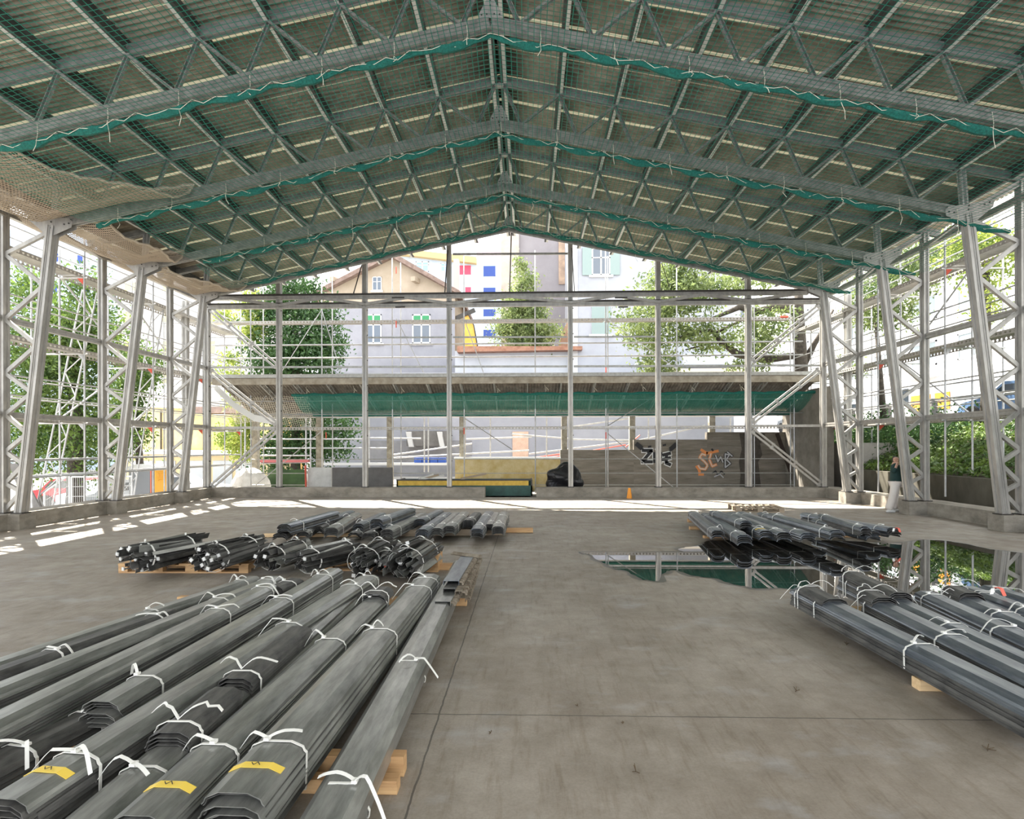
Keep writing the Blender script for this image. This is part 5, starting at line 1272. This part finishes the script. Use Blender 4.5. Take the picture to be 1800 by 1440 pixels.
# wide tree at the right with dark branches
Yr = 27
def BR(pts): return [(A(x, y, Yr), r) for x, y, r in pts]
tree('wide_branching_tree', (A(1405, 840, Yr).x, Yr, .3), BR([(1412, 840, .34), (1408, 640, .30), (1402, 545, .27), (1404, 500, .18)]),
     [(A(1150, 560, Yr), (1.5, 1.3, 1.5)), (A(1210, 520, Yr), (1.6, 1.4, 1.1)), (A(1150, 640, Yr), (1.1, 1.0, .9)), (A(1240, 590, Yr), (1.4, 1.1, .8)), (A(1340, 585, Yr), (1.5, 1.2, 1.1)), (A(1200, 475, Yr), (1.3, 1.0, .7)), (A(1300, 500, Yr), (1.3, 1.2, .4)), (A(1310, 645, Yr), (1.0, .9, .3)), (A(1180, 495, Yr), (1.0, 1.0, 1.2))], 15000, .10, LP, 'wide tree with dark bare branches on the right behind the back wall', 10,
     branches=[BR([(1400, 545, .22), (1365, 540, .20), (1330, 548, .18), (1300, 540, .14), (1265, 555, .08), (1235, 565, .04)]), BR([(1398, 625, .16), (1345, 632, .2), (1295, 622, .18), (1268, 600, .13), (1250, 580, .08), (1215, 585, .05), (1190, 595, .03)]),
               BR([(1268, 605, .12), (1258, 585, .08), (1300, 565, .06), (1340, 545, .04)]), BR([(1268, 600, .1), (1240, 606, .05), (1205, 615, .03)]), BR([(1412, 640, .2), (1440, 590, .1), (1465, 545, .05)])])
Yq = 24
tree('street_tree', (A(1560, 760, Yq).x, Yq, 2.7), [((A(1555, 760, Yq).x, Yq, 2.5), .14), ((A(1540, 560, Yq).x, Yq, 7), .07)], [(A(1550, 545, Yq), (1.2, 1, 1.0)), (A(1590, 480, Yq), (1.4, 1, .9)), (A(1650, 450, Yq), (1.2, 1, .6)), (A(1535, 500, Yq), (.9, .9, .8)), (A(1500, 640, Yq), (.5, .5, .6))], 6500, .09, LP, 'light street tree between the right-hand columns', 12)
tree('street_tree', (A(1742, 700, 20).x, 20, 2.7), [((A(1738, 775, 20).x, 20, 1.8), .32), ((A(1735, 690, 20).x, 20, 4), .16), ((A(1733, 480, 20).x, 20, 8.2), .10)], [(A(1735, 470, 20), (.8, .8, .7)), (A(1700, 430, 20), (1.2, .8, .6)), (A(1740, 545, 20), (.5, .5, .6))], 3500, .08, LY, 'slim street tree trunk behind the right scaffold', 13)
def bush(rnd):
    return Vector((rnd.uniform(14.0, 16.8), rnd.uniform(20, 27), rnd.uniform(1.2, 2.9)))+Vector((rnd.gauss(0, .3), 0, rnd.gauss(0, .3))), None
o = leaf_mesh('dark_shrubbery', bush, 9000, .08, LD, 15); tag(o, 'dark shrubbery on the bank behind the person', 'shrub', kind='stuff')
# ---------------------------------------------------------------- street things on the right
def car(name, c, rz, body, label, group='vehicles around the site', L=4.2, van=False):
    R = empty(name, c, label, 'car' if not van else 'van', group, rz); H = 1.45 if not van else 2.0; w = .88
    if van: sil = [(-L/2, .35), (-L/2, H), (L/2-.9, H), (L/2-.3, 1.15), (L/2, .95), (L/2, .35)]
    else: sil = [(-L/2, .35), (-L/2+.05, .85), (-L/2+.55, .95), (-L/2+1.0, H-.05), (-.1, H), (L/2-1.45, .98), (L/2-.2, .80), (L/2, .60), (L/2, .35)]
    m = MB(); m.poly([(x, -w, z) for x, z in sil], (0, 2*w, 0)); m.build('body', body, R)
    gl = mat('dark_car_glass', (.03, .04, .05), .1, 0, spec=.9)
    if van: MB().poly([(L/2-.88, -w-.01, H-.1), (L/2-.38, -w-.01, 1.18), (L/2-1.3, -w-.01, 1.18), (L/2-1.3, -w-.01, H-.1)], (0, 2*w+.02, 0)).build('side_window', gl, R)
    else: MB().poly([(-L/2+1.0, -w-.01, H-.14), (-.1, -w-.01, H-.12), (L/2-1.6, -w-.01, .98), (-L/2+.7, -w-.01, .98)], (0, 2*w+.02, 0)).build('side_window', gl, R)
    for x in (-L/2+.8, L/2-.8):
        for y in (-w, w): MB().sweep((x, y-.1, .33), (x, y+.1, .33), [(.33*math.cos(k*math.pi/8), .33*math.sin(k*math.pi/8)) for k in range(16)], up=(0, 0, 1)).build('wheel', DARK, R)
    return R
def cp(px, py, X): 
    p = at(px, py, X=X); return p
WC = mat('white_car_paint', (.66, .68, .72), .3); BC = mat('blue_car_paint', (.10, .17, .30), .3); RC = mat('red_car_paint', (.45, .03, .04), .3); SC = mat('silver_car_paint', (.45, .48, .52), .3, .3)
car('parked_car', (18.6, 31, 2.75), math.pi/2, WC, 'white parked car seen left of the third right column'); car('parked_car', (18.4, 37, 2.75), math.pi/2, SC, 'pale blue-grey parked car at the end of the street wall')
car('parked_car', (18.6, 21.0, 2.75), math.pi/2, BC, 'blue parked car high up behind the nearest right column')
car('parked_van', (19.9, 27.2, 2.75), math.pi/2, WC, 'white works van with orange panels behind the railing on the right', van=True)
v = bpy.data.objects['parked_van']
for k, (x0, x1) in enumerate(((-1.9, -1.0), (-.7, .6))): MB().b2((x0, .88, .75), (x1, .91, 1.5)).build('orange_panel', mat('orange_van_panel', (.75, .28, .03), .5), v)
# kerb railing with dark posts
R = empty('street_railing', (17.1, 20, 2.75), 'metal railing with stone posts along the street on the right', 'railing')
for k in range(9): MB().b2((-.12, -11+k*2.9, 0), (.12, -11+k*2.9+.28, 1.05)).build('stone_post', GRP, R)
for z in (.35, .7, .95): MB().tube((0, -11, z), (0, 13, z), .025).build('rail', STEELD, R)
MB().b2((-.1, -12, -.1), (.1, 14, .18)).build('kerb', GRP, R)
car('parked_car', (A(155, 860, 27).x, 27, -1.0), .1, RC, 'red car behind the white fence in the left yard'); car('parked_car', (A(330, 860, 30).x, 30, -1.0), .2, WC, 'white car near the garages in the left yard'); car('parked_car', (A(215, 868, 25).x-.3, 25.2, -1.0), 1.2, SC, 'silver car beside the toilet cabin')
# toilet cabin
def cabin():
    p = A(262, 860, 23.5); R = empty('portable_toilet', (p.x, 23.5, -1.0), 'grey portable toilet cabin with an orange side and white roof', 'toilet', rz=.12)
    g = mat('grey_cabin_plastic', (.30, .31, .32), .6); o = mat('orange_cabin_plastic', (.75, .38, .04), .5)
    MB().b2((-.52, -.52, .08), (.50, .52, 2.0)).build('cabin_wall', g, R); MB().b2((.50, -.54, .08), (.56, .54, 2.0)).build('orange_wall', o, R)
    MB().sweep((0, -.58, 2.06), (0, .58, 2.06), [(-.58, -.06), (.58, -.06), (.56, .03), (.3, .12), (-.3, .12), (-.56, .03)]).build('roof', mat('white_cabin_roof', (.72, .72, .72), .5), R)
    MB().b2((-.40, -.545, .15), (.32, -.52, 1.9)).build('door', mat('darker_cabin_door', (.24, .25, .27), .6), R); MB().b2((.33, -.55, .15), (.37, -.52, 1.92)).build('orange_edge', MATS['orange_red_deck_edge'], R)
    for k in range(5): MB().b2((.555, -.35, 1.5+k*.08), (.575, .35, 1.53+k*.08)).build('vent_slat', o, R)
cabin()
# white site fences
def fence(pa, pb, z0, z1, label, n=22, slope=0):
    a = Vector((pa[0], pa[1], z0)); b = Vector((pb[0], pb[1], z0)); R = empty('site_fence', (a+b)/2, label, 'fence', 'white mesh site fences in the left yard'); c = (a+b)/2; up = Vector((0, 0, z1-z0)); s = Vector((0, 0, slope))
    m = MB()
    m.tube(a-c, a-c+up, .03); m.tube(b-c, b-c+up+s, .03); m.tube(a-c+up, b-c+up+s, .03); m.tube(a-c+up*.1, b-c+up*.1, .02)
    m.build('frame', FRM, R); m = MB()
    for k in range(1, n): t = k/n; p = a.lerp(b, t)-c; m.tube(p+up*.1, p+up+s*t, .007, 4)
    for k in range(1, 5): m.tube(a-c+up*(k/5), b-c+up*(k/5)+s*(k/5), .009, 4)
    m.build('wire_mesh', FRM, R)
a = A(78, 870, 18.2); b = A(122, 870, 20.5); fence((a.x, 18.2), (b.x, 20.5), -1.0, .42, 'white mesh fence panel rising at the foot of the lattice prop', slope=.45)
a = A(126, 870, 20.5); b = A(200, 870, 20.8); fence((a.x, 20.5), (b.x, 20.8), -1.0, .80, 'white mesh fence panel in front of the red car')
a = A(205, 870, 21.5); b = A(232, 870, 21.7); fence((a.x, 21.5), (b.x, 21.7), -1.0, .75, 'white mesh fence panel left of the toilet cabin', 10)
# dark panel leaning at left edge
tag(MB().poly([A(15, 815, 17.2), A(30, 815, 17.2), A(72, 895, 17.2), A(50, 905, 17.2)], (0, .05, 0)).build('leaning_board', GRP), 'dark grey board leaning between the two left columns', 'board')
# green barrier net behind left plinth
a = A(470, 826, 26); b = A(538, 858, 26)
tag(MB().b2((a.x, 26, -.1), (b.x, 26.05, a.z)).build('green_hedge_screen', LD), 'dark green screen behind the big white bag', 'screen')
# ---------------------------------------------------------------- person
def skin_figure(name, joints, edges, m, parent, sub=2):
    me = bpy.data.meshes.new(name); me.from_pydata([j[0] for j in joints], edges, []); o = bpy.data.objects.new(name, me); COL.objects.link(o); o.parent = parent
    sk = o.modifiers.new('skin', 'SKIN'); sk.use_smooth_shade = True
    for i, j in enumerate(joints):
        r = j[1]; me.skin_vertices[0].data[i].radius = r if isinstance(r, tuple) else (r, r); me.skin_vertices[0].data[i].use_root = (i == 0)
    s = o.modifiers.new('sub', 'SUBSURF'); s.levels = sub; s.render_levels = sub; me.materials.append(m); return o
def person():
    P = Vector((10.99, 16.46, 0)); R = empty('person', P, 'person in a dark green top and wide white trousers beside the third right column', 'person')
    SKN = mat('skin', (.55, .33, .24), .55); TOP = mat('dark_green_top', (.008, .035, .032), .8); TR = mat('white_trousers', (.66, .60, .55), .8, 0, bump=.3, bscale=8, col2=(.72, .67, .62)); HR = mat('dark_hair', (.02, .014, .01), .6)
    # body: pelvis first
    J = [((.10, 0, .90), (.09, .08)), ((.11, 0, 1.05), (.09, .08)), ((.10, 0, 1.22), (.14, .11)), ((.09, 0, 1.36), (.12, .09)), ((.08, 0, 1.43), (.05, .05)), ((.08, -.02, 1.50), (.065, .075)), ((.08, -.02, 1.57), (.065, .075)),
         ((.00, -.14, 1.35), (.055, .055)), ((-.12, -.20, 1.13), (.045, .045)), ((-.04, -.22, 1.30), (.032, .032)), ((.0, -.20, 1.42), (.03, .018)),
         ((.18, .14, 1.35), (.055, .055)), ((.24, .18, 1.12), (.045, .045)), ((.28, .05, 1.02), (.035, .035)),
         ((.02, -.07, .80), (.07, .07)), ((-.06, -.10, .46), (.06, .06)), ((-.19, -.10, .10), (.05, .05)), ((-.11, -.12, .045), (.04, .035)),
         ((.13, .07, .80), (.07, .07)), ((.11, .09, .46), (.07, .07)), ((.06, .09, .10), (.05, .05)), ((.14, .07, .045), (.04, .035))]
    E = [(0, 1), (1, 2), (2, 3), (3, 4), (4, 5), (5, 6), (3, 7), (7, 8), (8, 9), (9, 10), (3, 11), (11, 12), (12, 13), (0, 14), (14, 15), (15, 16), (16, 17), (0, 18), (18, 19), (19, 20), (20, 21)]
    body = skin_figure('body', J, E, SKN, R)
    T = [((.11, 0, .78), (.19, .17)), ((.11, 0, 1.0), (.18, .16)), ((.10, 0, 1.22), (.165, .14)), ((.09, 0, 1.37), (.13, .10)), ((.0, -.14, 1.35), (.075, .07)), ((-.12, -.20, 1.13), (.07, .065)), ((-.05, -.22, 1.28), (.05, .05)), ((.18, .14, 1.35), (.075, .07)), ((.24, .18, 1.12), (.065, .06)), ((.27, .08, 1.03), (.05, .05))]
    skin_figure('top', T, [(0, 1), (1, 2), (2, 3), (3, 4), (4, 5), (5, 6), (3, 7), (7, 8), (8, 9)], TOP, R)
    Q = [((.10, 0, .92), (.165, .14)), ((.02, -.08, .78), (.12, .12)), ((-.06, -.10, .46), (.10, .10)), ((-.14, -.10, .20), (.105, .10)), ((-.19, -.10, .06), (.115, .10)), ((.13, .08, .78), (.13, .125)), ((.11, .09, .46), (.11, .105)), ((.08, .09, .20), (.11, .10)), ((.06, .09, .06), (.12, .105))]
    skin_figure('trousers', Q, [(0, 1), (1, 2), (2, 3), (3, 4), (0, 5), (5, 6), (6, 7), (7, 8)], TR, R)
    H = [((.10, .005, 1.59), (.092, .11)), ((.10, .05, 1.50), (.085, .09)), ((.10, .06, 1.38), (.06, .06))]
    skin_figure('hair', H, [(0, 1), (1, 2)], HR, R)
    sh = mat('white_shoe', (.7, .7, .68), .6)
    for x, y in ((-.14, -.12), (.11, .07)):
        MB().path([(x-.11, y, .035), (x-.05, y, .05), (x+.04, y, .045), (x+.11, y, .03), (x+.14, y, .025)], .04, 8, [.03, .045, .042, .035, .015]).build('shoe', sh, R, smooth=True)
    MB().path([(.0, -.085, 1.545), (-.02, -.10, 1.52), (.0, -.085, 1.505)], .012, 6, [.006, .014, .008]).build('nose', SKN, R)
    # fingers of the near hand held up beside the face
    for k in range(4):
        MB().path([(-.02+.014*k, -.20+.004*k, 1.43), (-.018+.015*k, -.215+.004*k, 1.475-.004*abs(k-1)), (-.005+.013*k, -.21+.004*k, 1.50-.008*abs(k-1))], .008, 6, [.009, .008, .006]).build('finger', SKN, body)
    MB().path([(.02, -.20, 1.40), (.045, -.21, 1.425), (.05, -.215, 1.45)], .008, 6, [.010, .009, .007]).build('thumb', SKN, body)
    return R
person()
